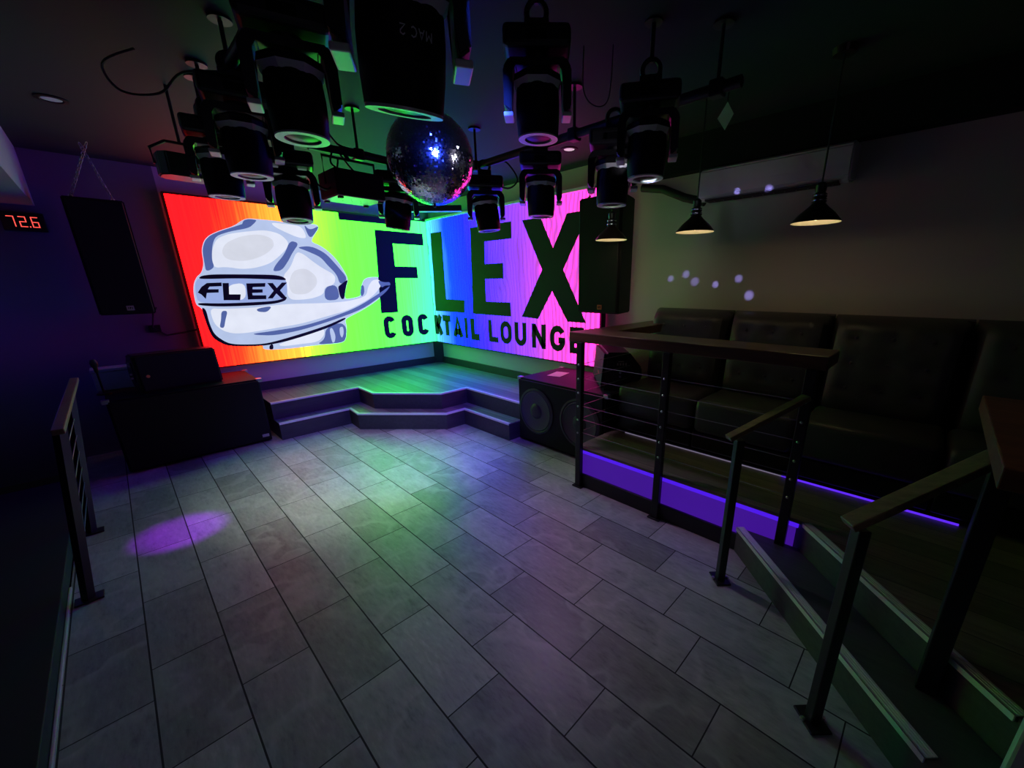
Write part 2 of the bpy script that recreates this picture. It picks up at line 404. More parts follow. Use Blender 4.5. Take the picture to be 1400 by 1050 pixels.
def nosing(path, z):
    b = NB(); n = len(path)
    P = [Vector((x, y)) for x, y in path]
    off = []
    for i, p in enumerate(P):
        ds = []
        if i > 0: ds.append((p - P[i - 1]).normalized())
        if i < n - 1: ds.append((P[i + 1] - p).normalized())
        ns = [Vector((d.y, -d.x)) for d in ds]
        m_ = sum(ns, Vector((0, 0))).normalized(); c = m_.dot(ns[0])
        off.append(m_ / c)
    prof = [(.006, -.016), (.008, .002), (-.024, .003), (-.024, -.002), (.002, -.002), (.001, -.016)]
    rings = [[b.verts.new((p.x + o.x * a, p.y + o.y * a, z + h)) for a, h in prof] for p, o in zip(P, off)]
    for i in range(n - 1):
        for k in range(len(prof)):
            k2 = (k + 1) % len(prof)
            b.faces.new((rings[i][k], rings[i][k2], rings[i + 1][k2], rings[i + 1][k]))
    b.faces.new(rings[0]); b.faces.new(list(reversed(rings[-1])))
    return b
obj('lower_nosing', nosing(lower[:6], .19), M['pale_trim'], stage)
obj('upper_nosing', nosing(upper[:6], .38), M['pale_trim'], stage)

# ------------------------------------------------------------------ LED walls
SCR = 1.0
def led_mat(name, axis, stops, lo, hi, strength):
    m, t, b = nt(name)
    co = coords(t); sx = t.nodes.new('ShaderNodeSeparateXYZ'); t.links.new(co, sx.inputs[0])
    mp = mapping(t, co, (30, 30, .5))
    st = noise(t, 1.5, 3, mp, .6)
    mp2 = mapping(t, co, (2.2, 2.2, 1.0)); wv = noise(t, 1.3, 2, mp2)
    pos = math_n(t, 'DIVIDE', math_n(t, 'SUBTRACT', sx.outputs[axis], lo), hi - lo)
    pos = math_n(t, 'ADD', pos, math_n(t, 'MULTIPLY', math_n(t, 'SUBTRACT', sx.outputs[2], 1.6), -.045 if axis == 0 else .012))
    pos = math_n(t, 'ADD', pos, math_n(t, 'MULTIPLY', math_n(t, 'SUBTRACT', st, .5), .13 if axis == 0 else .06))
    pos = math_n(t, 'ADD', pos, math_n(t, 'MULTIPLY', math_n(t, 'SUBTRACT', wv, .5), .04 if axis == 0 else .10))
    col = ramp(t, pos, stops)
    # rows of diodes, one faint line per row
    rowf = math_n(t, 'FRACT', math_n(t, 'DIVIDE', sx.outputs[2], .0125))
    rowm = math_n(t, 'MULTIPLY_ADD', math_n(t, 'GREATER_THAN', rowf, .6), -.05, 1.0)
    stm = math_n(t, 'MULTIPLY_ADD', math_n(t, 'SUBTRACT', st, .5), .45, 1.0)
    if axis == 1:      # fine vertical scan stripes of the right wall
        ph = math_n(t, 'MULTIPLY_ADD', wv, 30.0, math_n(t, 'MULTIPLY', sx.outputs[1], 2 * pi / .062))
        sn = math_n(t, 'POWER', math_n(t, 'MULTIPLY_ADD', math_n(t, 'SINE', ph), .5, .5), 3.0)
        stm = math_n(t, 'MULTIPLY', stm, math_n(t, 'MULTIPLY_ADD', sn, -.20, 1.04))
    col = mix_rgb(t, 1.0, col, mix_rgb(t, math_n(t, 'MULTIPLY', math_n(t, 'MULTIPLY', rowm, stm), .5, clamp=True), (0, 0, 0), (2, 2, 2)), 'MULTIPLY')
    v1 = t.nodes.new('ShaderNodeVectorMath'); v1.operation = 'SUBTRACT'; t.links.new(col, v1.inputs[0]); v1.inputs[1].default_value = (.78, .78, .78)
    v2 = t.nodes.new('ShaderNodeVectorMath'); v2.operation = 'MAXIMUM'; t.links.new(v1.outputs[0], v2.inputs[0]); v2.inputs[1].default_value = (0, 0, 0)
    v3 = t.nodes.new('ShaderNodeVectorMath'); v3.operation = 'MULTIPLY_ADD'; t.links.new(v2.outputs[0], v3.inputs[0]); v3.inputs[1].default_value = (LED_GAIN,) * 3; t.links.new(col, v3.inputs[2])
    col = v3.outputs[0]
    b.inputs['Base Color'].default_value = (.008, .008, .008, 1); b.inputs['Roughness'].default_value = .7; b.inputs['Specular IOR Level'].default_value = .05
    t.links.new(col, b.inputs['Emission Color']); b.inputs['Emission Strength'].default_value = strength
    return m
L_STOPS = [(0.0, (.865, .015, .022)), (.085, (.865, .022, .020)), (.15, (.865, .09, .022)), (.205, (.875, .30, .035)), (.265, (.88, .55, .05)), (.33, (.88, .72, .065)), (.40, (.80, .85, .08)), (.46, (.50, .90, .085)),
           (.54, (.25, .95, .09)), (.72, (.185, .97, .125)), (.85, (.18, .97, .24)), (.93, (.15, .92, .52)), (1.0, (.12, .84, .74))]
R_STOPS = [(0.0, (.13, .83, .79)), (.05, (.12, .74, .83)), (.10, (.06, .36, .92)), (.165, (.010, .07, .95)), (.30, (.02, .03, .96)), (.41, (.10, .03, .94)),
           (.53, (.24, .06, .90)), (.645, (.46, .075, .86)), (.75, (.84, .095, .80)), (1.0, (.87, .105, .78))]
LED_GAIN = 40.0      # diodes far brighter than the picture can hold
M['led_left'] = led_mat('led wall rainbow red to cyan', 0, L_STOPS, .60, XS, SCR)
M['led_right'] = led_mat('led wall rainbow cyan to magenta', 1, R_STOPS, YS, 2.55, SCR)
M['led_off'] = mat('unlit led face', (.045, .045, .044), .75, 0, .10, 60, .1, .1)
GC = {'pale': (.46, .56, .80), 'white': (.76, .80, .92), 'mist': (.66, .69, .78), 'blue': (.080, .125, .35), 'band': (.30, .40, .74)}
GM = {k: emit('led artwork ' + k, v, SCR, (.05, .05, .05), .10) for k, v in GC.items()}
GM['black'] = GM['letter'] = mat('led artwork black', (.022, .022, .03), .6, 0, .1)

def grow(pts, d):
    """move every edge of a polygon outward by d"""
    P = [Vector(p) for p in pts]; n = len(P)
    sg = 1 if sum(P[i].x * P[(i + 1) % n].y - P[(i + 1) % n].x * P[i].y for i in range(n)) > 0 else -1
    out = []
    for i, p in enumerate(P):
        a = (p - P[i - 1]).normalized(); b = (P[(i + 1) % n] - p).normalized()
        na = Vector((a.y, -a.x)) * sg; nb = Vector((b.y, -b.x)) * sg
        m_ = na + nb
        if m_.length < 1e-4: m_ = na
        m_.normalize(); out.append(tuple(p + m_ * d / max(.5, m_.dot(na))))
    return out
scrL = thing('led_wall', 'left LED wall showing white flexed arm torso artwork on red to green rainbow', 'screen', (.60, YS, .73), group='corner LED walls')
bm = NB(); box(bm, .60, XS - .004, YS, YS + .09, .735, 2.455); o = obj('panel', bm, M['led_left'], scrL); o.location = (-.60, -YS, -.73)
bm = NB(); box(bm, .585, XS, YS + .02, YS + .10, .72, .735); box(bm, .585, XS, YS + .02, YS + .10, 2.455, 2.475); box(bm, .585, .60, YS + .02, YS + .10, .735, 2.455)
o = obj('frame', bm, M['black_metal'], scrL); o.location = (-.60, -YS, -.73)
bm = NB(); box(bm, 2.205, 2.90, YS - .004, YS - .001, 2.375, 2.455); o = obj('unlit_module', bm, M['vent_dark'], scrL); o.location = (-.60, -YS, -.73)
o['label'] = 'black unlit strip along the top of the screen'
art = None
for i, (c, pl) in enumerate(FIGURE):
    b = NB(); yy = YS - .0012 - .00035 * i
    ngon(b, [(x, yy, z) for x, z in (pl if c == 'letter' else grow(chaikin(pl), .007 if i == 0 else 0) if c != 'x' else pl)])
    bmesh.ops.triangulate(b, faces=b.faces)
    nm = {'pale': 'torso', 'white': 'highlight', 'mist': 'soft_shade', 'blue': 'shade', 'band': 'headband', 'black': 'outline', 'letter': 'letter'}[c]
    if art is None:
        art = obj('artwork', b, GM[c], scrL); art.location = (-.60, -YS, -.73); art['label'] = 'white and blue flexed arm torso artwork'
    else:
        obj(nm, b, GM[c], art)

scrR = thing('led_wall', 'right LED wall showing dark LEX letters on blue to magenta rainbow', 'screen', (XS, 2.55, .73), group='corner LED walls')
LR = (-XS, -2.55, -.73)
bm = NB(); box(bm, XS, XS + .09, 2.55, YS - .004, .735, 2.455); o = obj('panel', bm, M['led_right'], scrR); o.location = LR
bm = NB(); box(bm, XS + .02, XS + .10, 2.53, YS, .715, .735); box(bm, XS + .02, XS + .10, 2.53, 2.55, .735, 2.455)
o = obj('frame', bm, M['black_metal'], scrR); o.location = LR
bm = NB(); box(bm, XS - .012, XS + .10, 2.53, YS, 2.462, 2.492, .003); o = obj('top_rail', bm, M['pale_trim'], scrR); o.location = LR

# lettering, each letter its own flat dark shape on the screen
def stroke(pts, w):
    """ribbon of even width along a 2-D polyline, mitred"""
    P = [Vector(p) for p in pts]; n = len(P); l, r = [], []
    for i, p in enumerate(P):
        ds = []
        loop = n > 4 and (P[0] - P[-1]).length < 1e-4
        if i > 0: ds.append((p - P[i - 1]).normalized())
        elif loop: ds.append((p - P[n - 2]).normalized())
        if i < n - 1: ds.append((P[i + 1] - p).normalized())
        elif loop: ds.append((P[1] - p).normalized())
        ds = [d for d in ds if d.length > .5]
        ns = [Vector((-d.y, d.x)) for d in ds]
        m_ = sum(ns, Vector((0, 0))).normalized(); c = max(.72, m_.dot(ns[0]))
        l.append(p + m_ * w / 2 / c); r.append(p - m_ * w / 2 / c)
    return l, r
def arc(cx, cy, rx, ry, a0, a1, n=7):
    return [(cx + rx * cos(radians(a0 + (a1 - a0) * i / n)), cy + ry * sin(radians(a0 + (a1 - a0) * i / n))) for i in range(n + 1)]
def glyph(ch, w, h):
    s = min(w * .38, .068); q = s / 2; rr = w / 2 - q
    if ch == 'O': return [arc(w / 2, h - q - rr, rr, rr, 90, 180) + arc(w / 2, q + rr, rr, rr, 180, 270) + arc(w / 2, q + rr, rr, rr, 270, 360)[1:] + arc(w / 2, h - q - rr, rr, rr, 0, 90)], s
    if ch == 'C': return [arc(w / 2, h - q - rr, rr, rr, 12, 180) + arc(w / 2, q + rr, rr, rr, 180, 348)], s
    if ch == 'G': return [arc(w / 2, h - q - rr, rr, rr, 24, 180, 10) + arc(w / 2, q + rr, rr, rr, 180, 360, 12) + [(w - q, h * .43), (w * .56, h * .43)]], s
    if ch == 'U': return [[(q, h)] + arc(w / 2, q + rr, rr, rr, 180, 270) + arc(w / 2, q + rr, rr, rr, 270, 360)[1:] + [(w - q, h)]], s
    if ch == 'L': return [[(q, h), (q, q), (w, q)]], s
    if ch == 'I': return [[(w / 2, 0), (w / 2, h)]], w
    if ch == 'T': return [[(0, h - q), (w, h - q)], [(w / 2, 0), (w / 2, h - s)]], s
    if ch == 'K': return [[(q, 0), (q, h)], [(s * .8, h * .36), (w - q, h)], [(w * .40, h * .52), (w - q * .9, 0)]], s
    if ch == 'A': return [[(q, 0), (w / 2, h - s * .4), (w - q, 0)], [(w * .25, h * .26), (w * .75, h * .26)]], s
    if ch == 'N': return [[(q, 0), (q, h)], [(w - q, 0), (w - q, h)], [(q, h - s * .3), (w - q, s * .3)]], s
    if ch == 'E': return [[(w, h - q), (q, h - q), (q, q), (w, q)], [(s, h / 2), (w * .85, h / 2)]], s
def ribbon(bm, pts, s, place):
    pts = [p for i, p in enumerate(pts) if i == 0 or (Vector(p) - Vector(pts[i - 1])).length > 1e-5]
    l, r = stroke(pts, s)
    L_ = [bm.verts.new(place(p.x, p.y)) for p in l]; R_ = [bm.verts.new(place(p.x, p.y)) for p in r]
    for i in range(len(pts) - 1): bm.faces.new((L_[i], L_[i + 1], R_[i + 1], R_[i]))
def letter_left(ch, x0, x1, z0, z1):
    b = NB(); st, s = glyph(ch, x1 - x0, z1 - z0)
    for pts in st: ribbon(b, pts, s + .015, lambda u, v: (x0 + u, YS - .002, z0 + v))
    o = obj('letter', b, M['led_off'], scrL); o.location = (-.60, -YS, -.73)
def letter_right(ch, y0, y1, z0, z1):      # y0 > y1: reading direction is toward smaller y
    b = NB(); st, s = glyph(ch, y0 - y1, z1 - z0)
    for pts in st: ribbon(b, pts, s + (.026 if y0 > 4.5 else .003), lambda u, v: (XS - .002, y0 - u, z0 + v))
    o = obj('letter', b, M['led_off'], scrR); o.location = LR
for ch, a, c in (('C', 2.607, 2.770), ('O', 2.875, 3.045), ('C', 3.135, 3.300)): letter_left(ch, a, c, .858, 1.158)
for ch, a, c in (('K', 5.69, 5.50), ('T', 5.475, 5.262), ('A', 5.205, 4.975), ('I', 4.905, 4.858), ('L', 4.760, 4.575), ('L', 4.371, 4.175),
                 ('O', 4.128, 3.905), ('U', 3.845, 3.635), ('N', 3.537, 3.305), ('G', 3.235, 3.005), ('E', 2.935, 2.735)):
    letter_right(ch, a, c, .850, 1.138)
big = {
 'F': [(2.649, 2.289), (3.344, 2.289), (3.344, 2.139), (2.872, 2.139), (2.868, 1.832), (3.203, 1.832), (3.203, 1.684), (2.852, 1.684), (2.835, 1.215), (2.591, 1.215)],
 'L': [(5.60, 2.29), (5.325, 2.29), (5.345, 1.374), (4.882, 1.372), (4.90, 1.211), (5.64, 1.211)],
 'E': [(4.64, 2.278), (3.855, 2.278), (3.857, 2.11), (4.37, 2.11), (4.384, 1.828), (4.025, 1.828), (4.030, 1.662), (4.394, 1.662), (4.405, 1.362), (3.916, 1.362), (3.916, 1.208), (4.69, 1.208)],
 'X': [(3.646, 2.27), (3.369, 2.27), (3.182, 1.942), (2.980, 2.27), (2.700, 2.27), (3.044, 1.734), (2.723, 1.198), (2.967, 1.198), (3.199, 1.526), (3.431, 1.205), (3.695, 1.215), (3.343, 1.741)]}
for k, pl in big.items():
    b = NB()
    if k == 'F': ngon(b, [(x, YS - .0016, z) for x, z in grow(pl, .005)])
    else: ngon(b, [(XS - .0016, y, z) for y, z in grow(pl, .008)])
    bmesh.ops.triangulate(b, faces=b.faces)
    o = obj('letter', b, M['led_off'], scrL if k == 'F' else scrR); o.location = (-.60, -YS, -.73) if k == 'F' else LR

cb = thing('corner_beam', 'thin black beam with pale lower edge spanning the corner above the LED walls', 'beam', (0, 0, 0))
d_ = (Vector((3.37, 4.79, 0)) - Vector((2.79, 5.425, 0))); an_ = math.atan2(d_.y, d_.x)
mx_ = Matrix.Translation((2.79, 5.425, 2.487)) @ Matrix.Rotation(an_, 4, 'Z')
b = NB(); box(b, -.03, d_.length + .03, -.02, .02, .012, .075, .004); bmesh.ops.transform(b, matrix=mx_, verts=b.verts); obj('beam', b, M['black_metal'], cb)
b = NB(); box(b, -.03, d_.length + .03, -.024, .024, .0, .012, .002); bmesh.ops.transform(b, matrix=mx_, verts=b.verts); obj('lower_edge', b, M['pale_trim'], cb)
for k in (.12, .48):
    b = NB(); tube(b, [(k, 0, .07), (k, 0, ZC - 2.487)], .006, 6); bmesh.ops.transform(b, matrix=mx_, verts=b.verts); obj('hanger', b, M['black_metal'], cb)

# ------------------------------------------------------------------ temperature display
td = thing('temperature_display', 'red digital temperature readout of 72.6 under the bulkhead at far left', 'display', (-.34, YW - .035, 2.05))
bm = NB(); box(bm, -.12, .12, .0, .03, .0, .15, .006); obj('housing', bm, M['black_plastic'], td)
M['red_led'] = emit('red segment diode', (1.0, .09, .07), 1.3)
SEG = {'7': 'abc', '2': 'abged', '6': 'afgedc'}
def digit(ch, x0):
    b = NB(); w_, h_, s = .042, .085, .0085; z0 = .032
    q = {'a': (0, h_ - s, w_, h_), 'g': (0, h_ / 2 - s / 2, w_, h_ / 2 + s / 2), 'd': (0, 0, w_, s), 'f': (0, h_ / 2, s, h_), 'b': (w_ - s, h_ / 2, w_, h_), 'e': (0, 0, s, h_ / 2), 'c': (w_ - s, 0, w_, h_ / 2)}
    for k in SEG[ch]:
        a = q[k]; sk = .0; e = .0012
        box(b, x0 + a[0] + e, x0 + a[2] - e, -.004, -.001, z0 + a[1] + e, z0 + a[3] - e)
    obj('digit', b, M['red_led'], td)
digit('7', -.088); digit('2', -.026); digit('6', .040)
bm = NB(); box(bm, .024, .031, -.004, -.001, .032, .041); obj('decimal_point', bm, M['red_led'], td)

# ------------------------------------------------------------------ hung loudspeakers
def hung_speaker(label, loc, rz, w_, h_, d_, chains, badge_x, badge_mat):
    t = thing('hanging_speaker', label, 'speaker', loc, rz, 'hanging speakers beside the screens')
    # local: front faces -Y, trapezoid footprint narrowing to the back
    b = NB(); prism(b, [(-w_ / 2, .02), (w_ / 2, .02), (w_ / 2 * .62, d_), (-w_ / 2 * .62, d_)], 0, h_)
    bmesh.ops.bevel(b, geom=list(b.edges), offset=.008, segments=2, affect='EDGES'); obj('cabinet', b, M['black_satin'], t)
    b = NB(); box(b, -w_ / 2 + .012, w_ / 2 - .012, .0, .022, .012, h_ - .012, .01); obj('grille', b, M['grille'], t)
    b = NB(); box(b, badge_x - .024, badge_x + .024, -.004, .002, .035, .075, .002); o = obj('badge', b, badge_mat, t); 
    o['label'] = 'small logo plate at the bottom of the grille'
    b = NB(); box(b, badge_x - .014, badge_x - .009, -.006, -.0035, .046, .064); box(b, badge_x - .004, badge_x + .002, -.006, -.0035, .046, .064); box(b, badge_x - .004, badge_x + .006, -.006, -.0035, .056, .064); box(b, badge_x + .010, badge_x + .015, -.006, -.0035, .046, .064)
    obj('lettering', b, M['black_satin'], o)
    for (a, c) in chains:
        b = NB(); chain(b, a, c); obj('chain', b, M['chain'], t)
        b = NB(); torus(b, .012, .004, Matrix.Translation(a) @ Matrix.Rotation(pi / 2, 4, 'X')); obj('eyebolt', b, M['steel'], t)
    return t
# right one: face parallel to the right wall, looks toward -X
hung_speaker('tall black speaker hung beside the X at the right screen edge', (2.98, 2.25, 1.335), -pi / 2, .45, .955, .33,
             [((-.19, .10, .965), (-.12, .40, 1.36)), ((.16, .14, .965), (.30, .30, 1.36))], .035, M['orange'])
hung_speaker('tall black speaker hung high left of the red screen edge', (.10, 5.22, 1.36), 0, .36, .93, .33,
             [((-.12, .10, .94), (.06, -.02, 1.33)), ((.12, .14, .94), (.02, .04, 1.33))], .02, M['badge_grey'])
b = NB(); tube(b, [(.30, 5.50, 1.40), (.28, 5.74, 1.34), (.25, 5.80, 1.20), (.34, 5.805, 1.11), (.50, 5.805, 1.13), (.66, 5.80, 1.16)], .008)
tag(obj('speaker_cable', b, M['rubber']), 'black cable drooping below the left hung speaker toward the screen', 'cable')
b = NB(); box(b, .22, .31, 5.795, 5.82, 1.15, 1.22, .005); tag(obj('wall_socket', b, M['black_plastic']), 'small black wall box where the left speaker cable droops', 'socket')

# ------------------------------------------------------------------ subwoofers and wedges
def subwoofer(label, loc, rz, cones, badge=None):
    t = thing('subwoofer', label, 'subwoofer', loc, rz, 'double subwoofers beside the stage')
    W2, D_, H_ = .545, .70, .66
    b = NB(); box(b, -W2, W2, .025, D_, .02, H_ + .02, .008, 2); obj('cabinet', b, M['black_satin'], t)
    for x in (-.45, .45):
        for y in (.12, .58):
            b = NB(); lathe(b, [(.025, 0.001), (.022, .022)], 16, Matrix.Translation((x, y, 0)), True, True); obj('foot', b, M['rubber'], t)
    b = NB(); box(b, -W2 + .015, W2 - .015, .0, .026, .04, H_ + .005, .004); g = obj('front_baffle', b, M['black_satin'], t)
    if cones:
        for x in (-.28, .28):
            mx = Matrix.Translation((x, -.001, .37)) @ Matrix.Rotation(pi / 2, 4, 'X')
            b = NB(); lathe(b, [(.235, .0), (.235, .008), (.215, .012), (.205, .004)], 48, mx); cn = obj('woofer', b, M['rubber'], t, True)
            b = NB(); lathe(b, [(.206, .004), (.195, .012), (.182, .004), (.075, -.028 + .03), (.070, .006)], 48, mx); obj('cone', b, M['cone'], cn, True)
            b = NB(); lathe(b, [(.078, .003), (.068, .012), (.045, .018), (.0, .020)], 32, mx); obj('dust_cap', b, M['rubber'], cn, True)
    for sx in (-1, 1):
        for y in (.045, D_ - .02):
            b = NB(); box(b, sx * W2 - .026, sx * W2 + .026, y - .024, y + .024, H_ - .01, H_ + .026, .006); obj('corner_protector', b, M['steel'], t)
    if badge is not None:
        b = NB(); box(b, badge - .03, badge + .03, -.004, .002, .07, .10, .002); o = obj('badge', b, M['badge_grey'], t); o['label'] = 'small grey logo plate'
    return t
subwoofer('black double subwoofer with two visible cones right of the stage steps', (2.70, 2.475, 0), -pi / 2, True)
subwoofer('long black subwoofer left of the stage steps under the hung speaker', (.335, 4.93, 0), 0, False, .49)

def wedge(label, loc, rz, badge_x, e=-1):
    t = thing('stage_monitor', label, 'speaker', loc, rz, 'stage monitors lying on the subwoofers')
    # local: lies along X, hexagonal end profile in YZ, grille faces -Y
    prof = [(.02, .0), (.26, .0), (.37, .11), (.36, .20), (.25, .335), (.05, .335)]
    b = NB(); n = len(prof)
    A_ = [b.verts.new((-.30, y, z)) for y, z in prof]; B_ = [b.verts.new((.30, y, z)) for y, z in prof]
    b.faces.new(A_); b.faces.new(list(reversed(B_)))
    for i in range(n): b.faces.new((A_[i], B_[i], B_[(i + 1) % n], A_[(i + 1) % n]))
    bmesh.ops.bevel(b, geom=list(b.edges), offset=.012, segments=2, affect='EDGES')
    obj('cabinet', b, M['black_plastic'], t)
    b = NB()
    vs = box(b, -.285, .285, -.012, .012, .015, .325, .008)
    bmesh.ops.transform(b, matrix=Matrix.Translation((0, .012, 0)) @ Matrix.Rotation(radians(-5), 4, 'X'), verts=b.verts)
    obj('grille', b, M['grille'], t)
    b = NB(); lathe(b, [(.014, 0), (.014, .004), (0, .004)], 20, Matrix.Translation((badge_x, -.004, .15)) @ Matrix.Rotation(pi / 2, 4, 'X')); o = obj('badge', b, M['orange'], t)
    o['label'] = 'small round logo badge'
    def ex(x0, x1): return (x0, x1) if e < 0 else (-x1, -x0)
    b = NB(); box(b, *ex(-.306, -.299), .11, .27, .09, .27, .003); p = obj('control_panel', b, M['black_metal'], t)
    b = NB()
    for k in range(4): box(b, *ex(-.309, -.305), .14 + .024 * k, .152 + .024 * k, .225, .245)
    box(b, *ex(-.309, -.305), .150, .200, .255, .262)
    obj('lettering', b, M['badge_grey'], p)
    for k, z in enumerate((.125, .160)):
        b = NB(); lathe(b, [(.010, 0), (.009, .014), (0, .014)], 16, Matrix.Translation((.306 * e, .17, z)) @ Matrix.Rotation(e * pi / 2, 4, 'Y')); obj('knob', b, M['steel'], p)
    return t
wedge('black stage monitor with visible control panel lying on the right subwoofer', (3.05, 2.28, .681), radians(224), .2, 1)
wedge('black stage monitor lying on the left subwoofer against the red screen corner', (.325, 5.06, .681), radians(8), -.235)
b = NB(); box(b, -.11, .11, -.075, .075, 0, .0015)
pp = obj('paper_sheet', b, M['paper'], None, loc=(3.08, 2.80, .681)); pp.rotation_euler = (0, 0, .25)
tag(pp, 'small paper sheet glowing magenta on top of the right subwoofer', 'paper')
bx = thing('storage_box', 'small pale box lit violet behind the left stage monitor', 'box', (-.125, 5.545, .681), .0)
b = NB(); box(b, -.13, .13, -.09, .09, 0, .17, .008); obj('body', b, M['white_box'], bx)
b = NB(); box(b, -.135, .135, -.095, .095, .17, .20, .006); obj('lid', b, M['white_box'], bx)
mc = thing('microphone_stand', 'thin black microphone on a short stand left of the violet box', 'microphone', (-.21, 5.28, .681))
b = NB(); lathe(b, [(.05, 0), (.05, .012), (.01, .018)], 24, None, True, True); obj('base', b, M['black_metal'], mc)
b = NB(); tube(b, [(0, 0, .015), (0, 0, .20)], .007); obj('pole', b, M['black_metal'], mc)
b = NB(); lathe(b, [(.0, .19), (.012, .20), (.015, .24), (.024, .26), (.026, .285), (.016, .31), (0, .315)], 20); obj('head', b, M['rubber'], mc, True)
# ------------------------------------------------------------------ lighting pipes
def pipe(label, a, b_, drops):
    t = thing('lighting_pipe', label, 'pipe', (0, 0, 0), 0, 'ceiling lighting pipes')
    b = NB(); tube(b, [a, b_], .025, 14); obj('tube', b, M['black_metal'], t, True)
    for d in drops:
        p = Vector(a).lerp(Vector(b_), d)
        b = NB(); tube(b, [(p.x, p.y, p.z + .02), (p.x, p.y, ZC - .01)], .009, 8); lathe(b, [(.045, ZC - .012), (.045, ZC - .001)], 20, Matrix.Translation((p.x, p.y, 0)), True, True)
        obj('drop_rod', b, M['black_metal'], t)
        b = NB(); box(b, p.x - .032, p.x + .032, p.y - .032, p.y + .032, p.z - .034, p.z + .034, .008); obj('pipe_clamp', b, M['black_plastic'], t)
ZL, ZB, ZR = 2.53, 2.43, 2.45
pipe('left black ceiling pipe carrying the row of big moving heads', (.60, 1.50, ZL), (.60, 3.45, ZL), (.06, .52, .90))
pipe('back black ceiling pipe behind the mirror ball, draped with cables', (.50, 3.06, ZB), (2.24, 3.06, ZB), (.05, .50, .80))
pipe('right black ceiling pipe running from the mirror ball toward the pendants', (2.15, .85, ZR), (2.15, 3.01, ZR), (.05, .45, .90))

# ------------------------------------------------------------------ moving heads
def make_head(label, loc, rz):
    t = thing('moving_head_light', label, 'stage light', loc, rz, 'moving head lights under the ceiling pipes')
    # origin at the pipe centre; camera side is local -Y
    b = NB(); box(b, -.05, .05, -.018, .018, -.075, -.02, .005)
    torus(b, .040, .011, Matrix.Rotation(pi / 2, 4, 'X'), 20, 8); obj('clamp', b, M['black_metal'], t)
    b = NB(); box(b, -.135, .135, -.10, .10, -.150, -.070, .02, 3); bs = obj('base', b, M['black_plastic'], t)
    b = NB(); box(b, -.04, .04, -.103, -.099, -.13, -.10, .003); obj('display_window', b, M['lens'], bs)
    b = NB()
    pr = [(-.140, -.20), (-.115, -.165), (.115, -.165), (.140, -.20), (.140, -.335), (.112, -.355), (.106, -.335), (.106, -.21), (.09, -.188), (-.09, -.188), (-.106, -.21), (-.106, -.335), (-.112, -.355), (-.140, -.335)]
    A_ = [b.verts.new((x, -.055, z)) for x, z in pr]; B_ = [b.verts.new((x, .055, z)) for x, z in pr]; n = len(pr)
    b.faces.new(A_); b.faces.new(list(reversed(B_)))
    for i in range(n): b.faces.new((A_[i], B_[i], B_[(i + 1) % n], A_[(i + 1) % n]))
    bmesh.ops.bevel(b, geom=list(b.edges), offset=.006, segments=2, affect='EDGES')
    yk = obj('yoke', b, M['black_plastic'], t)
    b = NB(); lathe(b, [(.05, -.152), (.05, -.166)], 24, None, True, True); obj('pan_bearing', b, M['black_metal'], yk)
    b = NB(); lathe(b, [(.0, .060), (.080, .058), (.088, .020), (.092, -.03), (.091, -.09), (.086, -.150), (.082, -.152), (.082, -.145)], 40)
    h = obj('head', b, M['black_satin'], t, True, (0, 0, -.285))
    oc = Matrix.Rotation(pi / 8, 4, 'Z')
    b = NB(); lathe(b, [(.0, .086), (.070, .085), (.101, .066), (.105, .042)], 8, oc); obj('shell', b, M['black_plastic'], h)
    b = NB(); lathe(b, [(.105, .042), (.091, .020)], 8, oc); obj('trim_strip', b, M['pale_trim'], h)
    b = NB(); lathe(b, [(.084, -.148), (.085, -.157), (.058, -.157), (.057, -.147)], 40); obj('lens_ring', b, M['pale_trim'], h, True)
    b = NB(); lathe(b, [(.058, -.150), (.036, -.154), (0, -.156)], 32); obj('lens', b, M['lens'], h, True)
    for s in (-1, 1):
        b = NB(); box(b, s * .123 - .02, s * .123 + .02, -.045, .045, -.366, -.350, .004); o = obj('arm_foot', b, M['pale_trim'], yk)
    return t
def facing(x, y): return math.atan2(x, -y) + 0.0       # turns local -Y toward the camera
def place(proto, label, x, y, z, dr=0.0, tilt=0.0, roll=0.0):
    rz = math.atan2(y, x) - pi / 2 + dr
    t = dup(proto, (x, y, z), rz, label); t.scale = (1, 1, 1)
    if tilt or roll:
        for ch in t.children:
            if ch.name.startswith('head'): ch.rotation_euler = (radians(tilt), radians(roll), 0)
    return t
P0 = make_head('biggest nearest moving head light at the top, with lettering on its side', (.715, 1.225, 2.64), math.atan2(1.225, .715) - pi / 2)
P0.scale = (1.28, 1.28, 1.28)
for ch in P0.children:
    if ch.name.startswith('head'):
        HEAD0 = ch
place(P0, 'big moving head light with wide pale lens ring right above the back pipe end', .60, 1.763, ZL)
place(P0, 'second moving head from the big one, pale lens ring above the orange of the screen', .60, 2.50, ZL)
place(P0, 'moving head with its lens ring just over the red top edge of the screen', .60, 3.10, ZL - .01)
place(P0, 'large moving head hung from the ceiling right of the mirror ball, violet lens ring', 1.44, 1.425, 2.635)
place(P0, 'moving head hanging over the yellow of the screen, left of the strobe box', .905, 2.98, ZB - .02, 0, -6)
place(P0, 'moving head on the back pipe hanging between the strobe box and the mirror ball', 1.62, 3.06, ZB, 0, 4, 8)
place(P0, 'moving head just right of the mirror ball hanging over the blue of the screen', 2.15, 2.70, ZR - .02, 0, 0, -6)
place(P0, 'moving head hanging over the violet of the screen, below the large violet ring', 2.15, 2.11, ZR + .02)
place(P0, 'moving head hanging in front of the right hung speaker above the first pendant', 2.15, 1.53, ZR + .02)
place(P0, 'dark moving head farthest right, left of the air conditioner', 1.93, 1.18, 2.52)
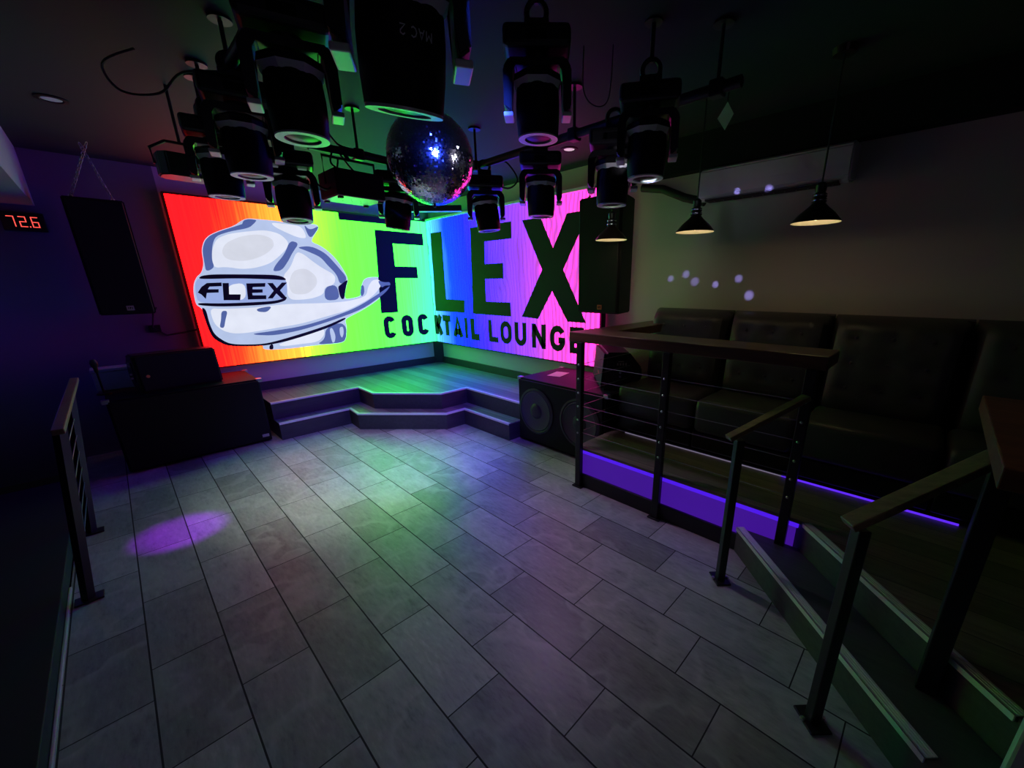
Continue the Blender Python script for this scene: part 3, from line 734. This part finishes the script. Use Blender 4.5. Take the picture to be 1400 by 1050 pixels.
for t_ in [o_ for o_ in C.objects if o_.name.startswith('moving_head_light')]:
    if min(abs(t_.location.x - .715), abs(t_.location.x - 1.44), abs(t_.location.x - 1.93)) < .004:
        k_ = t_.scale.x; b = NB(); top_ = (ZC - t_.location.z) / k_
        tube(b, [(0, 0, .028), (0, 0, top_ - .001)], .010, 8); lathe(b, [(.04, top_ - .008), (.04, top_ - .001)], 20, None, True, True)
        obj('drop_rod', b, M['black_metal'], t_)
HEAD0.rotation_euler = (radians(13), radians(4), 0)
# lettering on the nearest head (upside down as it hangs)
SG = {'M': [[(0, 0), (0, 1)], [(0, 1), (.4, .35), (.8, 1)], [(.8, 1), (.8, 0)]], 'A': [[(0, 0), (.4, 1), (.8, 0)], [(.18, .35), (.62, .35)]], 'C': [[(.8, .85), (.5, 1), (.15, .85), (0, .5), (.15, .15), (.5, 0), (.8, .15)]],
      '2': [[(0, .8), (.3, 1), (.7, .85), (.7, .6), (0, 0), (.8, 0)]]}
b = NB(); x_ = 0
for ch in 'MAC 2':
    if ch != ' ':
        for st in SG[ch]:
            ribbon(b, st, .16, lambda u, v, x_=x_: (.060 - (x_ + u) * .0125, -math.sqrt(.0940 ** 2 - (.060 - (x_ + u) * .0125) ** 2), -.020 - .016 * v))
    x_ += 1.15 if ch != ' ' else .6
obj('lettering', b, M['white_plastic'], HEAD0)

# boxy effect light with a pale label, far left of the rig
ef = thing('effect_light', 'black effect light with pale label and yellow text at the far left of the rig', 'stage light', (.50, 3.50, 2.36), math.atan2(3.5, .50) - pi / 2 + .2)
ef.scale = (.68, .68, .68)
b = NB(); prism(b, [(-.19, -.06), (-.14, -.13), (.14, -.13), (.19, -.06), (.19, .06), (.14, .13), (-.14, .13), (-.19, .06)], -.21, -.03)
bmesh.ops.bevel(b, geom=list(b.edges), offset=.01, segments=2, affect='EDGES'); obj('body', b, M['black_plastic'], ef)
b = NB(); tube(b, [(-.20, 0, -.12), (-.21, 0, 0), (-.10, 0, .07), (.10, 0, .07), (.21, 0, 0), (.20, 0, -.12)], .012, 8); obj('bracket', b, M['black_metal'], ef)
b = NB(); tube(b, [(0, 0, .07), (0, 0, (ZC - 2.36) / .68)], .012, 8); obj('drop_rod', b, M['black_metal'], ef)
lm = Matrix.Translation((.0, -.135, -.10)) @ Matrix.Rotation(radians(-32), 4, 'X')
def lab(b): bmesh.ops.transform(b, matrix=lm, verts=b.verts); return b
b = NB(); box(b, .0, .14, -.003, .0, -.10, .0); lb = obj('label_plate', lab(b), M['pale_trim'], ef)
b = NB(); box(b, .0, .065, -.0045, -.003, -.045, .0); obj('red_corner', lab(b), mat('red sticker', (.35, .03, .03), .5), lb)
b = NB()
for k in range(7): box(b, .02 + .0125 * k, .029 + .0125 * k, -.005, -.003, -.068 - .0022 * k, -.050 - .0022 * k)
obj('lettering', lab(b), mat('yellow print', (.85, .62, .14), .5), lb)

# ------------------------------------------------------------------ strobe box on the back pipe
sb = thing('strobe_light', 'square black box light hung from the back pipe with green lit underside', 'stage light', (1.275, 3.0, 2.13), .02)
sb.rotation_euler = (0, 0, .02)
b = NB(); box(b, -.155, .155, -.135, .135, .006, .155, .006); obj('housing', b, M['black_satin'], sb)
b = NB(); box(b, -.15, .15, -.13, .13, .0, .006, .002); pl = obj('bottom_plate', b, M['pale_trim'], sb)
pl['label'] = 'pale plate catching green light from the screen'
for x in (-.13, .13):
    for y in (-.11, .11):
        b = NB(); box(b, x - .014, x + .014, y - .014, y + .014, -.012, 0, .003); obj('foot', b, M['rubber'], sb)
b = NB()
for k in range(5): lathe(b, [(.004, -.001), (.004, .001)], 10, Matrix.Translation((-.06 + .03 * k, .03 * (-1) ** k, 0)), True, True)
obj('screw', b, M['black_metal'], sb)
b = NB(); tube(b, [(-.165, 0, .08), (-.165, 0, .24), (.165, 0, .24), (.165, 0, .08)], .009, 8); obj('bracket', b, M['black_metal'], sb)
b = NB(); tube(b, [(0, 0, .24), (0, .06, .30)], .012, 8); obj('clamp', b, M['black_metal'], sb)

# loose cables on the rig
def cable(label, pts, r=.006):
    # smooth the polyline
    P = [Vector(p) for p in pts]; out = []
    for i in range(len(P) - 1):
        p0, p1, p2, p3 = P[max(i - 1, 0)], P[i], P[i + 1], P[min(i + 2, len(P) - 1)]
        for k in range(6):
            s = k / 6
            out.append(.5 * ((2 * p1) + (p2 - p0) * s + (2 * p0 - 5 * p1 + 4 * p2 - p3) * s * s + (3 * p1 - p0 - 3 * p2 + p3) * s ** 3))
    out.append(P[-1])
    b = NB(); tube(b, out, r, 6); return tag(obj('cable', b, M['rubber'], None, True), label, 'cable', 'black cables on the lighting rig')
cable('black cable looping above the back pipe left of the strobe box', [(1.06, 3.06, 2.40), (1.10, 3.05, 2.50), (1.18, 3.06, 2.53), (1.25, 3.05, 2.46), (1.40, 3.06, 2.455), (1.60, 3.06, 2.45)])
cable('black cable hanging from the back pipe onto the strobe box', [(1.20, 3.06, 2.41), (1.17, 3.02, 2.34), (1.22, 3.0, 2.29), (1.18, 3.0, 2.25), (1.20, 2.99, 2.29)])
cable('black cable sagging between the yellow side moving head and the strobe box', [(.98, 2.98, 2.32), (1.04, 2.96, 2.20), (1.10, 2.95, 2.17), (1.17, 2.98, 2.25), (1.22, 3.02, 2.38)])
cable('black cable sagging behind the strobe box below the back pipe', [(1.25, 3.06, 2.41), (1.33, 3.04, 2.31), (1.42, 3.04, 2.30), (1.50, 3.05, 2.34), (1.58, 3.06, 2.32)])
cable('thin cable curling right of the mirror ball', [(2.15, 2.62, 2.32), (2.22, 2.52, 2.27), (2.28, 2.48, 2.33), (2.22, 2.5, 2.42), (2.15, 2.52, 2.45)])
cable('thin cable curling at the far left above the effect light', [(.30, 2.6, 2.52), (.20, 2.7, 2.47), (.24, 2.75, 2.40), (.36, 2.7, 2.41), (.45, 2.66, 2.50), (.60, 2.6, 2.53)], .005)
cable('thin cable loop hanging right of the large violet ring light', [(1.86, 1.52, 2.695), (1.84, 1.50, 2.50), (1.89, 1.46, 2.44), (1.94, 1.42, 2.48), (1.95, 1.41, 2.695)], .003)

# ------------------------------------------------------------------ mirror ball
BC = Vector((1.517, 2.409, 2.315)); BR = .25
mb = thing('mirror_ball', 'mirrored disco ball hanging over the dance floor in front of the screens', 'disco ball', BC)
b = NB(); rings = [[]]
lathe(b, [(.001, -BR + .004)] + [((BR - .004) * sin(pi * k / 32), -(BR - .004) * cos(pi * k / 32)) for k in range(1, 32)] + [(.001, BR - .004)], 48)
core = obj('core', b, M['black_plastic'], mb, True)
rnd = random.Random(3)
b = NB(); nrow = 78
for i in range(nrow):
    th0, th1 = pi * i / nrow, pi * (i + 1) / nrow; thc = (th0 + th1) / 2
    ncol = max(6, int(2 * nrow * sin(thc)))
    hs = BR * (pi / nrow) / 2 * .93
    for j in range(ncol):
        ph = 2 * pi * (j + .5 * (i % 2)) / ncol
        nrm = Vector((sin(thc) * cos(ph), sin(thc) * sin(ph), cos(thc)))
        e = Vector((-sin(ph), cos(ph), 0)); u = nrm.cross(e)
        wv = BR * sin(thc) * pi / ncol * .93
        t1, t2 = rnd.gauss(0, .020), rnd.gauss(0, .030)
        if rnd.random() < .40: t1, t2 = rnd.gauss(0, .07), rnd.gauss(0, .13)
        c = nrm * BR
        q = [c + e * sx * wv + u * sy * hs + nrm * (sx * wv * t1 + sy * hs * t2) for sx, sy in ((-1, -1), (1, -1), (1, 1), (-1, 1))]
        b.faces.new([b.verts.new(p) for p in q])
me = bpy.data.meshes.new('mirror_tiles'); b.normal_update(); b.to_mesh(me); b.free()
M['mirror'] = mat('silvered mirror', (.70, .71, .78), .12, 1.0, .05, 40, 0)
me.materials.append(M['mirror']); o = bpy.data.objects.new('mirror_tiles', me); C.objects.link(o); o.parent = mb
b = NB(); lathe(b, [(.03, BR - .004), (.03, BR + .012), (.01, BR + .018)], 20, None, False, True); obj('cap', b, M['chrome'], mb)
b = NB(); chain(b, (0, 0, BR + .015), (0, 0, ZC - BC.z - .05), .028, .003); obj('chain', b, M['chrome'], mb)
b = NB(); lathe(b, [(.05, ZC - BC.z - .07), (.05, ZC - BC.z - .002)], 24, None, True, True); obj('motor', b, M['black_plastic'], mb)
b = NB(); lathe(b, [(.008, -BR + .002), (.008, -BR - .014), (0, -BR - .016)], 12); obj('bottom_pin', b, M['black_metal'], mb)

# ------------------------------------------------------------------ recessed ceiling lights
M['dim_lamp'] = emit('dim lamp glass', (.9, .72, .85), .55, (.4, .4, .4))
M['off_lamp'] = mat('unlit lamp glass', (.75, .75, .75), .4)
def downlight(label, x, y, m):
    t = thing('recessed_light', label, 'ceiling light', (x, y, ZC), 0, 'recessed ceiling lights')
    b = NB(); lathe(b, [(.075, -.001), (.075, -.006), (.052, -.008), (.048, -.001)], 32); obj('trim_ring', b, M['black_satin'], t)
    b = NB(); lathe(b, [(.046, -.004), (.0, -.0045)], 24); obj('lamp', b, m, t)
    return t
downlight('recessed ceiling light right of the violet moving head above the magenta screen', 3.02, 2.615, M['dim_lamp'])
downlight('recessed ceiling light in the dark ceiling at far left', .037, 4.23, M['off_lamp'])

# ------------------------------------------------------------------ pendants over the couch
M['enamel_in'] = mat('white enamel shade lining', (.85, .80, .66), .5, 0, .02)
M['bronze'] = mat('dark bronze shade', (.045, .028, .020), .32, .6, .15)
M['bulb'] = emit('warm bulb glass', (1.0, .78, .42), 5.0)
M['bulb_rim'] = M['enamel_in']
def pendant(label, loc):
    t = thing('pendant_lamp', label, 'lamp', loc, 0, 'pendant lamps over the couch')
    R_ = .122
    b = NB(); lathe(b, [(R_, 0), (R_ * .98, .008), (.085, .048), (.048, .080), (.034, .095), (.030, .10)], 40); obj('shade', b, M['bronze'], t, True)
    b = NB(); lathe(b, [(R_ * .985, .001), (R_ * .95, .006), (.082, .042), (.046, .072), (.0, .08)], 40); obj('shade_lining', b, M['enamel_in'], t, True)
    b = NB(); lathe(b, [(.030, .098), (.036, .104), (.036, .118), (.028, .122), (.034, .128), (.034, .142), (.022, .150), (.026, .158), (.026, .188), (.014, .20), (.0, .202)], 28); obj('socket', b, M['black_metal'], t, True)
    b = NB(); lathe(b, [(.0365, .108), (.0365, .114)], 28); lathe(b, [(.0345, .132), (.0345, .138)], 28); obj('collar_ring', b, M['chrome'], t)
    b = NB(); tube(b, [(0, 0, .20), (0, 0, ZC - loc[2] - .02)], .0045, 8); obj('cord', b, M['black_metal'], t)
    b = NB(); lathe(b, [(.05, ZC - loc[2] - .03), (.055, ZC - loc[2] - .001)], 24, None, True, True); obj('ceiling_rose', b, M['bronze'], t)
    b = NB(); lathe(b, [(0, .012), (.022, .018), (.03, .036), (.026, .055), (.014, .07)], 20); obj('bulb', b, M['bulb'], t, True)
    l = light('pendant_glow', 'POINT', (loc[0], loc[1], loc[2] + .012), (1.0, .76, .42), .5, size=.02)
    return t
pendant('smallest pendant lamp, in front of the right hung speaker', (2.78, 1.972, 1.912))
pendant('middle pendant lamp below the left end of the air conditioner', (2.78, 1.299, 1.914))
pendant('largest pendant lamp below the right end of the air conditioner', (2.78, .604, 1.905))

# ------------------------------------------------------------------ air conditioner and its line cover
ac = thing('air_conditioner', 'white wall air conditioner above the couch flecked with violet light', 'air conditioner', (XW, .58, 2.195))
b = NB()
prof = [(0, .02), (-.15, .0), (-.19, .025), (-.205, .10), (-.20, .205), (-.14, .235), (0, .235)]
A_ = [b.verts.new((x, 0, z)) for x, z in prof]; B_ = [b.verts.new((x, .98, z)) for x, z in prof]
b.faces.new(A_); b.faces.new(list(reversed(B_)))
for i in range(len(prof)): b.faces.new((A_[i], B_[i], B_[(i + 1) % 7], A_[(i + 1) % 7]))
bmesh.ops.bevel(b, geom=list(b.edges), offset=.012, segments=3, affect='EDGES'); obj('body', b, M['white_plastic'], ac, True)
b = NB(); box(b, -.196, -.10, .06, .92, -.004, .012); vt = obj('outlet', b, M['vent_dark'], ac)
b = NB(); vs = box(b, -.012, .012, .06, .92, -.002, .002, .001); bmesh.ops.transform(b, matrix=Matrix.Translation((-.185, 0, .004)) @ Matrix.Rotation(radians(25), 4, 'Y'), verts=b.verts); obj('louvre', b, M['white_plastic'], vt)
b = NB()
for k in range(12): box(b, -.15, -.146, .09 + .07 * k, .096 + .07 * k, -.008, .004)
obj('guide_vane', b, M['badge_grey'], vt)
cable_ = [(XW - .034, 1.57, 2.215), (XW - .034, 1.75, 2.27), (XW - .034, 1.95, 2.36), (XW - .034, 2.16, 2.40)]
b = NB(); tube(b, cable_, .032, 12); tag(obj('line_cover', b, M['rubber'], None, True), 'thick black pipe sleeve slanting along the wall left of the air conditioner', 'pipe')

# diamond shaped pale plate and dark fittings hung near the air conditioner
dp = thing('hanging_plate', 'pale diamond shaped plate catching violet light above the air conditioner', 'plate', (2.75, 1.155, 2.53), math.atan2(1.155, 2.75) - pi / 2)
b = NB(); vs = [b.verts.new(p) for p in ((0, 0, .075), (.040, 0, .01), (.0, 0, -.07), (-.048, 0, -.005))]; b.faces.new(vs)
bmesh.ops.solidify(b, geom=list(b.faces), thickness=.006); obj('plate', b, M['paper'], dp)
b = NB(); tube(b, [(0, .004, .07), (0, .004, ZC - 2.53)], .004, 6); obj('hanger', b, M['black_metal'], dp)

# ------------------------------------------------------------------ lounge platform, steps
ZP = .34
pf = thing('raised_platform', 'raised lounge platform with dark plank floor and glowing violet front', 'platform', (0, 0, 0))
PX = 2.36
poly = [(PX, 1.925), (XW - .012, 1.925), (XW - .012, -2.5), (1.57, -2.5), (1.57, -.449), (PX, .341)]
b = NB(); prism(b, poly, .001, ZP - .02); obj('base', b, M['step_dark'], pf)
b = NB(); prism(b, [(PX - .02, 1.925), (XW - .012, 1.925), (XW - .012, -2.5), (1.57, -2.5), (1.57, -.449), (PX - .02, .321)], ZP - .02, ZP); obj('floor_deck', b, M['platform_floor'], pf)
M['violet_panel'] = emit('violet back-lit acrylic', (.046, .006, .265), 1.0, (.02, .02, .05), .06)
M['violet_strip'] = emit('violet led strip', (.075, .010, .80), 1.0, (.02, .02, .05), .05)
b = NB(); box(b, PX - .012, PX - .001, .345, 1.915, .115, ZP - .05); o = obj('front_panel', b, M['violet_panel'], pf); o['label'] = 'glowing violet front panel'
b = NB(); box(b, PX - .018, PX - .002, .335, 1.92, ZP - .05, ZP - .021, .003); o = obj('light_strip', b, M['violet_strip'], pf); o['label'] = 'bright violet light strip under the deck edge'
b = NB(); box(b, PX - .03, PX - .001, .345, 1.92, .001, .115, .004); obj('kick_board', b, M['black_metal'], pf)

r2_ = math.sqrt(.5)
def nt_(n, t): return ((n + t) * r2_, (t - n) * r2_)
st = thing('platform_steps', 'dark diagonal steps with pale nosing strips leading up to the lounge', 'steps', (0, 0, 0))
N1, N2, T0, T1 = 1.195, 1.428, .66, 2.10
b = NB(); prism(b, [nt_(N1, T0), nt_(N1, T1), (PX - .03, (PX - .03) - N2 / r2_ + .33 - .0), nt_(N2 - .004, 1.90), nt_(N2 - .004, T0)][:2] + [nt_(N2 - .004, 1.885), nt_(N2 - .004, T0)], .001, .158); obj('riser', b, M['step_dark'], st)
b = NB(); prism(b, [nt_(N1 - .004, T0), nt_(N1 - .004, T1 + .0), nt_(N2 - .004, 1.885), nt_(N2 - .004, T0)], .158, .17); obj('tread', b, M['step_dark'], st)
def strip(n_, t0, t1, z):
    b = NB(); mx = Matrix(((r2_, r2_, 0, 0), (-r2_, r2_, 0, 0), (0, 0, 1, 0), (0, 0, 0, 1)))
    # local frame: X = n, Y = t
    vs = box(b, n_ - .010, n_ + .034, t0, t1, z - .001, z + .003); bmesh.ops.transform(b, matrix=mx, verts=vs)
    vs = box(b, n_ - .012, n_ - .006, t0, t1, z - .020, z + .003); bmesh.ops.transform(b, matrix=mx, verts=vs)
    for k in range(3):
        vs = box(b, n_ + .002 + .010 * k, n_ + .006 + .010 * k, t0, t1, z + .003, z + .0045); bmesh.ops.transform(b, matrix=mx, verts=vs)
    return b
M['nosing'] = mat('ribbed grey aluminium nosing', (.85, .86, .85), .5, .0, .08, 120)
obj('nosing', strip(N1, T0 + .18, T1 - .01, .171), M['nosing'], st)
obj('nosing', strip(N2, T0 + .18, 1.86, ZP + .001), M['nosing'], st)

# ------------------------------------------------------------------ main railing with ledge
rl = thing('drink_rail', 'cable railing with thick wood ledge along the lounge platform', 'railing', (0, 0, 0))
b = NB(); box(b, 2.315, 2.60, .345, 1.995, 1.18, 1.25, .006); obj('ledge', b, M['wood_ledge'], rl)
b = NB(); box(b, 2.60, XW - .01, 1.76, 1.995, 1.18, 1.249, .006); obj('side_ledge', b, M['wood_ledge'], rl)
M['post'] = M['black_metal']
posts = [(2.318, 1.885), (2.318, 1.185), (2.318, .405)]
for x, y in posts:
    b = NB(); box(b, x - .018, x + .022, y - .025, y + .025, .002, 1.18, .004); p = obj('post', b, M['post'], rl)
    b = NB(); box(b, x - .03, x + .03, y - .045, y + .045, .001, .012, .002); obj('foot_plate', b, M['post'], p)
    b = NB()
    for k in range(6): lathe(b, [(.008, 0), (.008, .004), (.004, .008), (0, .009)], 12, Matrix.Translation((x - .018, y, .475 + .108 * k)) @ Matrix.Rotation(-pi / 2, 4, 'Y'))
    obj('cable_bolt', b, M['steel'], p)
b = NB(); box(b, XW - .045, XW - .005, 1.865, 1.905, ZP, 1.18, .004); obj('post', b, M['post'], rl)
for k in range(6):
    z = .475 + .108 * k
    b = NB(); tube(b, [(2.322, 1.885, z), (2.322, .405, z)], .0022, 6); obj('cable', b, M['cable_steel'], rl)
for k in range(6):
    z = .475 + .108 * k
    b = NB(); tube(b, [(2.322, 1.885, z), (XW - .02, 1.885, z)], .0022, 6); obj('cable', b, M['cable_steel'], rl)
b = NB(); box(b, 2.324, 2.336, .405, 1.885, .365, .40, .003)
obj('bottom_rail', b, M['post'], rl) if False else b.free()

# ------------------------------------------------------------------ stair handrails
def handrail(label, base, top, far, zf, w_=.052, second=None):
    t = thing('handrail', label, 'handrail', (base[0], base[1], 0), 0, 'wooden handrails of the platform steps')
    bx_, by_ = base
    def L3(x, y, z): return (x - bx_, y - by_, z)
    zt = .845
    b = NB(); vs = box(b, -.02, .02, -.02, .02, .004, zt, .004); bmesh.ops.transform(b, matrix=Matrix.Rotation(pi / 4, 4, 'Z'), verts=b.verts); obj('post', b, M['post'], t)
    b = NB(); vs = box(b, -.055, .055, -.04, .04, .001, .01, .003); bmesh.ops.transform(b, matrix=Matrix.Rotation(pi / 4, 4, 'Z'), verts=b.verts); fp = obj('foot_plate', b, M['post'], t)
    for sx in (-1, 1):
        b = NB(); lathe(b, [(.009, .01), (.009, .018), (0, .02)], 8, Matrix.Translation((sx * .04 * r2_, -sx * .04 * r2_, 0))); obj('bolt', b, M['steel'], fp)
    a = Vector((top[0], top[1], .868)); c = Vector((far[0], far[1], zf)); d = (c - a); ln = d.length; d.normalize()
    side = d.cross(Vector((0, 0, 1))).normalized(); up = side.cross(d)
    mx = Matrix(((d.x, side.x, up.x, a.x - bx_), (d.y, side.y, up.y, a.y - by_), (d.z, side.z, up.z, a.z), (0, 0, 0, 1)))
    b = NB(); box(b, -.0, ln, -w_ / 2, w_ / 2, -.026, 0, .004); bmesh.ops.transform(b, matrix=mx, verts=b.verts); obj('rail', b, M['wood_rail'], t)
    if second:
        sx_, sy_, z0, z1 = second
        b = NB(); box(b, sx_ - bx_ - .028, sx_ - bx_ + .028, sy_ - by_ - .028, sy_ - by_ + .028, z0, z1, .004); obj('post', b, M['post'], t)
    return t
handrail('shorter wood handrail on black post at the left end of the platform steps', (2.012, .603), (1.955, .645), (2.275, .40), 1.06, .05)
handrail('longer wood handrail on black post at the right end of the platform steps', (1.483, .044), (1.455, .085), (1.735, -.225), 1.12, .062, (1.74, -.235, .172, 1.10))

# ------------------------------------------------------------------ tufted couch
def sofa(label, y0, y1):
    wd = y1 - y0
    t = thing('sofa_section', label, 'couch', (XW - .03, (y0 + y1) / 2, ZP), 0, 'tufted couch sections along the right wall')
    h = wd / 2 - .006
    b = NB(); box(b, -.64, -.02, -h, h, .03, .16, .01); obj('base', b, M['black_plastic'], t)
    b = NB(); box(b, -.66, -.17, -h, h, .16, .42, .05, 4); obj('seat', b, M['leather'], t, True)
    b = NB()
    nu, nv = 18, 20; z0, z1 = .38, 1.035
    btn = [(u, v) for v in (.30, .55, .80) for u in (-.55, 0, .55)]
    grid = []
    for j in range(nv + 1):
        v = j / nv; row = []
        for i in range(nu + 1):
            u = -1 + 2 * i / nu
            ed = (1 - abs(u) ** 8) ** .5 * (1 - abs(2 * v - 1) ** 8) ** .5
            x = -.05 - .155 * ed - .07 * (1 - v)
            for bu, bv in btn:
                dd = ((u - bu) * h) ** 2 + ((v - bv) * (z1 - z0)) ** 2
                x += .028 * math.exp(-dd / .0011)
            row.append(b.verts.new((x, u * h, z0 + v * (z1 - z0) - .012 * (abs(u) ** 6) * v)))
        grid.append(row)
    for j in range(nv):
        for i in range(nu): b.faces.new((grid[j][i], grid[j][i + 1], grid[j + 1][i + 1], grid[j + 1][i]))
    bk = [b.verts.new((-.005, s * h, z)) for s, z in ((-1, z0), (1, z0), (1, z1), (-1, z1))]
    b.faces.new(bk)
    b.faces.new([bk[0], bk[3]] + [grid[j][0] for j in range(nv, -1, -1)]); b.faces.new([bk[2], bk[1]] + [grid[j][nu] for j in range(nv + 1)])
    b.faces.new([bk[3], bk[2]] + [grid[nv][i] for i in range(nu, -1, -1)]); b.faces.new([bk[1], bk[0]] + [grid[0][i] for i in range(nu + 1)])
    bo = obj('backrest', b, M['leather'], t, True)
    for bu, bv in btn:
        v = bv; x = -.05 - .155 - .07 * (1 - v) + .024
        b = NB(); lathe(b, [(0, .010), (.009, .007), (.012, .0)], 12, Matrix.Translation((x, bu * h, z0 + v * (z1 - z0))) @ Matrix.Rotation(-pi / 2, 4, 'Y')); obj('button', b, M['leather'], bo, True)
    return t
sofa('leftmost tufted black couch section beside the railing end', 1.215, 1.905)
sofa('second tufted black couch section from the left, behind the ledge', .525, 1.215)
sofa('third tufted black couch section from the left, past the ledge end', -.17, .525)
sofa('dark couch section at far right behind the long handrail', -.87, -.17)
M['violet_line'] = emit('violet led line', (.10, .02, .80), 1.2)
M['pale_line'] = emit('pale led line', (.20, .17, .26), .8)
ls = thing('led_strip_light', 'thin violet glowing light strip along the floor below the couch', 'light strip', (2.853, 0, ZP))
b = NB(); box(b, -.004, .004, -.30, .56, .002, .012); obj('diffuser', b, M['violet_line'], ls)
b = NB(); box(b, -.004, .004, .56, 1.80, .002, .009); o = obj('diffuser', b, M['pale_line'], ls); o['label'] = 'pale end of the strip'
b = NB(); box(b, .004, .012, -.30, 1.80, .0005, .014); obj('channel', b, M['black_metal'], ls)

# ------------------------------------------------------------------ bar-height counter at the right edge
ct = thing('bar_counter', 'reddish wood bar counter at the right edge beyond the long handrail', 'counter', (0, 0, 0))
b = NB(); box(b, 1.29, 2.10, -1.7, -.172, 1.145, 1.20, .004); obj('countertop', b, M['wood_red'], ct)
b = NB(); box(b, 1.56, 2.04, -1.6, -.50, .342, 1.14, .004); obj('cabinet', b, M['black_satin'], ct)
M['blue_lit_panel'] = mat('panel with blue light in its colour', (.10, .11, .20), .6)  # blue light on this face is put into its colour
b = NB(); box(b, 1.535, 1.565, -1.7, -.44, .001, 1.14, .003); obj('side_panel', b, M['blue_lit_panel'], ct)
b = NB(); box(b, 1.50, 1.534, -.46, -.405, .002, .52, .01); obj('corner_trim', b, M['pale_trim'], ct)

# ------------------------------------------------------------------ left railing and the low deck behind it
M['deck_dark'] = mat('near black deck', (.012, .012, .018), .7)
dk = thing('side_deck', 'dark low deck edged with a thin pale strip at the left of the dance floor', 'platform', (0, 0, 0))
b = NB(); box(b, -2.2, -.506, -1.0, 4.9, .001, .085); obj('base', b, M['deck_dark'], dk)
b = NB(); box(b, -2.2, -.50, -1.0, 4.9, .085, .10, .004); obj('deck', b, M['deck_dark'], dk)
b = NB(); box(b, -.505, -.494, -1.0, 3.2, .001, .014, .003); obj('edge_strip', b, M['white_box'], dk)
lr = thing('side_railing', 'dark cable railing with wood top rail leaning at the left edge of the floor', 'railing', (-.43, 3.0, 0))
def lp(y0): return [(0, y0, .0), (.125, y0, .93)]
for y0 in (.01, .90):
    a, c = [Vector(p) for p in lp(y0)]
    b = NB(); d = (c - a); tube(b, [a, c], .026, 4); p = obj('post', b, M['post'], lr)
    b = NB(); box(b, -.05, .06, y0 - .04, y0 + .04, .001, .010, .003); obj('foot_plate', b, M['post'], p)
b = NB(); vs = box(b, .103, .148, -.06, 1.6, .925, .953, .005); obj('top_rail', b, M['wood_rail'], lr)
for k in range(6):
    s = .28 + .115 * k
    b = NB(); tube(b, [(.125 * s + .004, .01, .93 * s), (.125 * s + .004, .90, .93 * s)], .003, 6); obj('cable', b, M['cable_steel'], lr)

# ------------------------------------------------------------------ light in the room
FLECKS=[
 ((3.530,1.835,1.628),3),
 ((3.530,1.692,1.663),3),
 ((3.530,1.606,1.601),2.5),
 ((3.530,1.424,1.576),4),
 ((3.530,1.240,1.621),3),
 ((3.530,1.144,1.492),4),
 ((3.330,1.264,2.231),5),
 ((3.330,1.049,2.215),4),
 ((3.43,1.538,2.505),4),
 ((3.43,1.202,2.508),5),
 ((3.43,0.907,2.459),4),
 ((3.450,1.520,2.431),3),
 ((3.530,1.934,2.357),2),
 ((3.530,2.091,2.368),2),
 ((3.43,1.430,2.462),3),
]
# the violet pool on the tiles comes from the third moving head of the left row
light('violet_beam', 'SPOT', (.60, 3.10, 2.06), (.36, .01, 1.0), 200, (.0, 3.47, 0), .02, 15, .8)
# pin spot on the mirror ball
light('pin_spot', 'SPOT', (.50, -.15, 2.25), (.03, .07, 1.0), 4200, BC, .06, 9, .2)
# blue wash on the back wall left of the screen
light('blue_wash', 'POINT', (-.75, 5.2, 1.35), (.05, .02, 1.0), 1.1, None, .1)
light('blue_floor', 'POINT', (-1.2, 2.0, .9), (.08, .05, 1.0), .4, None, .1)
light('red_glow', 'POINT', (-.55, 5.45, 2.12), (1.0, .03, .05), .04, None, .05)
# fill light added behind the camera
light('fill_light', 'AREA', (-.3, -1.6, 2.6), (.66, .60, .92), 1.2, (1.0, 1.2, 0), .8)
light('counter_light', 'SPOT', (1.35, -1.0, 2.6), (1.0, .72, .42), 2.0, (1.62, -.2, 1.0), .05, 40, .8)
# soft washes added by the unlit moving heads to brighten floor and wall
light('head_wash', 'SPOT', (.905, 2.98, 1.95), (.80, 1.0, .84), 84, (1.2, 3.5, 0), .05, 74, 1.0)
light('head_wash', 'SPOT', (2.15, 2.11, 1.98), (.82, .50, 1.0), 24, (1.95, 1.65, 0), .05, 88, 1.0)
light('head_wash', 'SPOT', (.72, 1.24, 2.05), (.70, .66, 1.0), 1.5, (1.0, 1.4, 0), .05, 120, 1.0)
light('head_wash', 'SPOT', (2.15, 1.53, 2.0), (.85, 1.0, .72), 6, (3.53, 2.15, 1.75), .18, 70, 1.0)
light('ball_spot', 'SPOT', (2.75, .15, 2.25), (.85, .78, 1.0), 120, BC, .03, 9, .2)
light('head_wash', 'SPOT', (1.94, 1.18, 2.07), (.75, .88, 1.0), 2.6, (3.33, 1.35, 2.3), .04, 44, 1.0)
# narrow spots added at this head imitate violet flecks off the mirror ball
for k, (p, e) in enumerate(FLECKS + [((2.75, 1.155, 2.53), 2.2)]):
    p = Vector(p); s = Vector((1.95, 1.18, 2.07))
    light('mirror_fleck', 'SPOT', s, (.38, .32, 1.0), e * 22, p, .004, 2.2 + .4 * (k % 3), .9)

light('added_stage_wash', 'SPOT', (1.44, 1.46, 2.17), (.14, .07, 1.0), 260, (2.05, 4.0, .2), .04, 60, 1.0)  # blue spot added at an unlit head to tint the stage risers
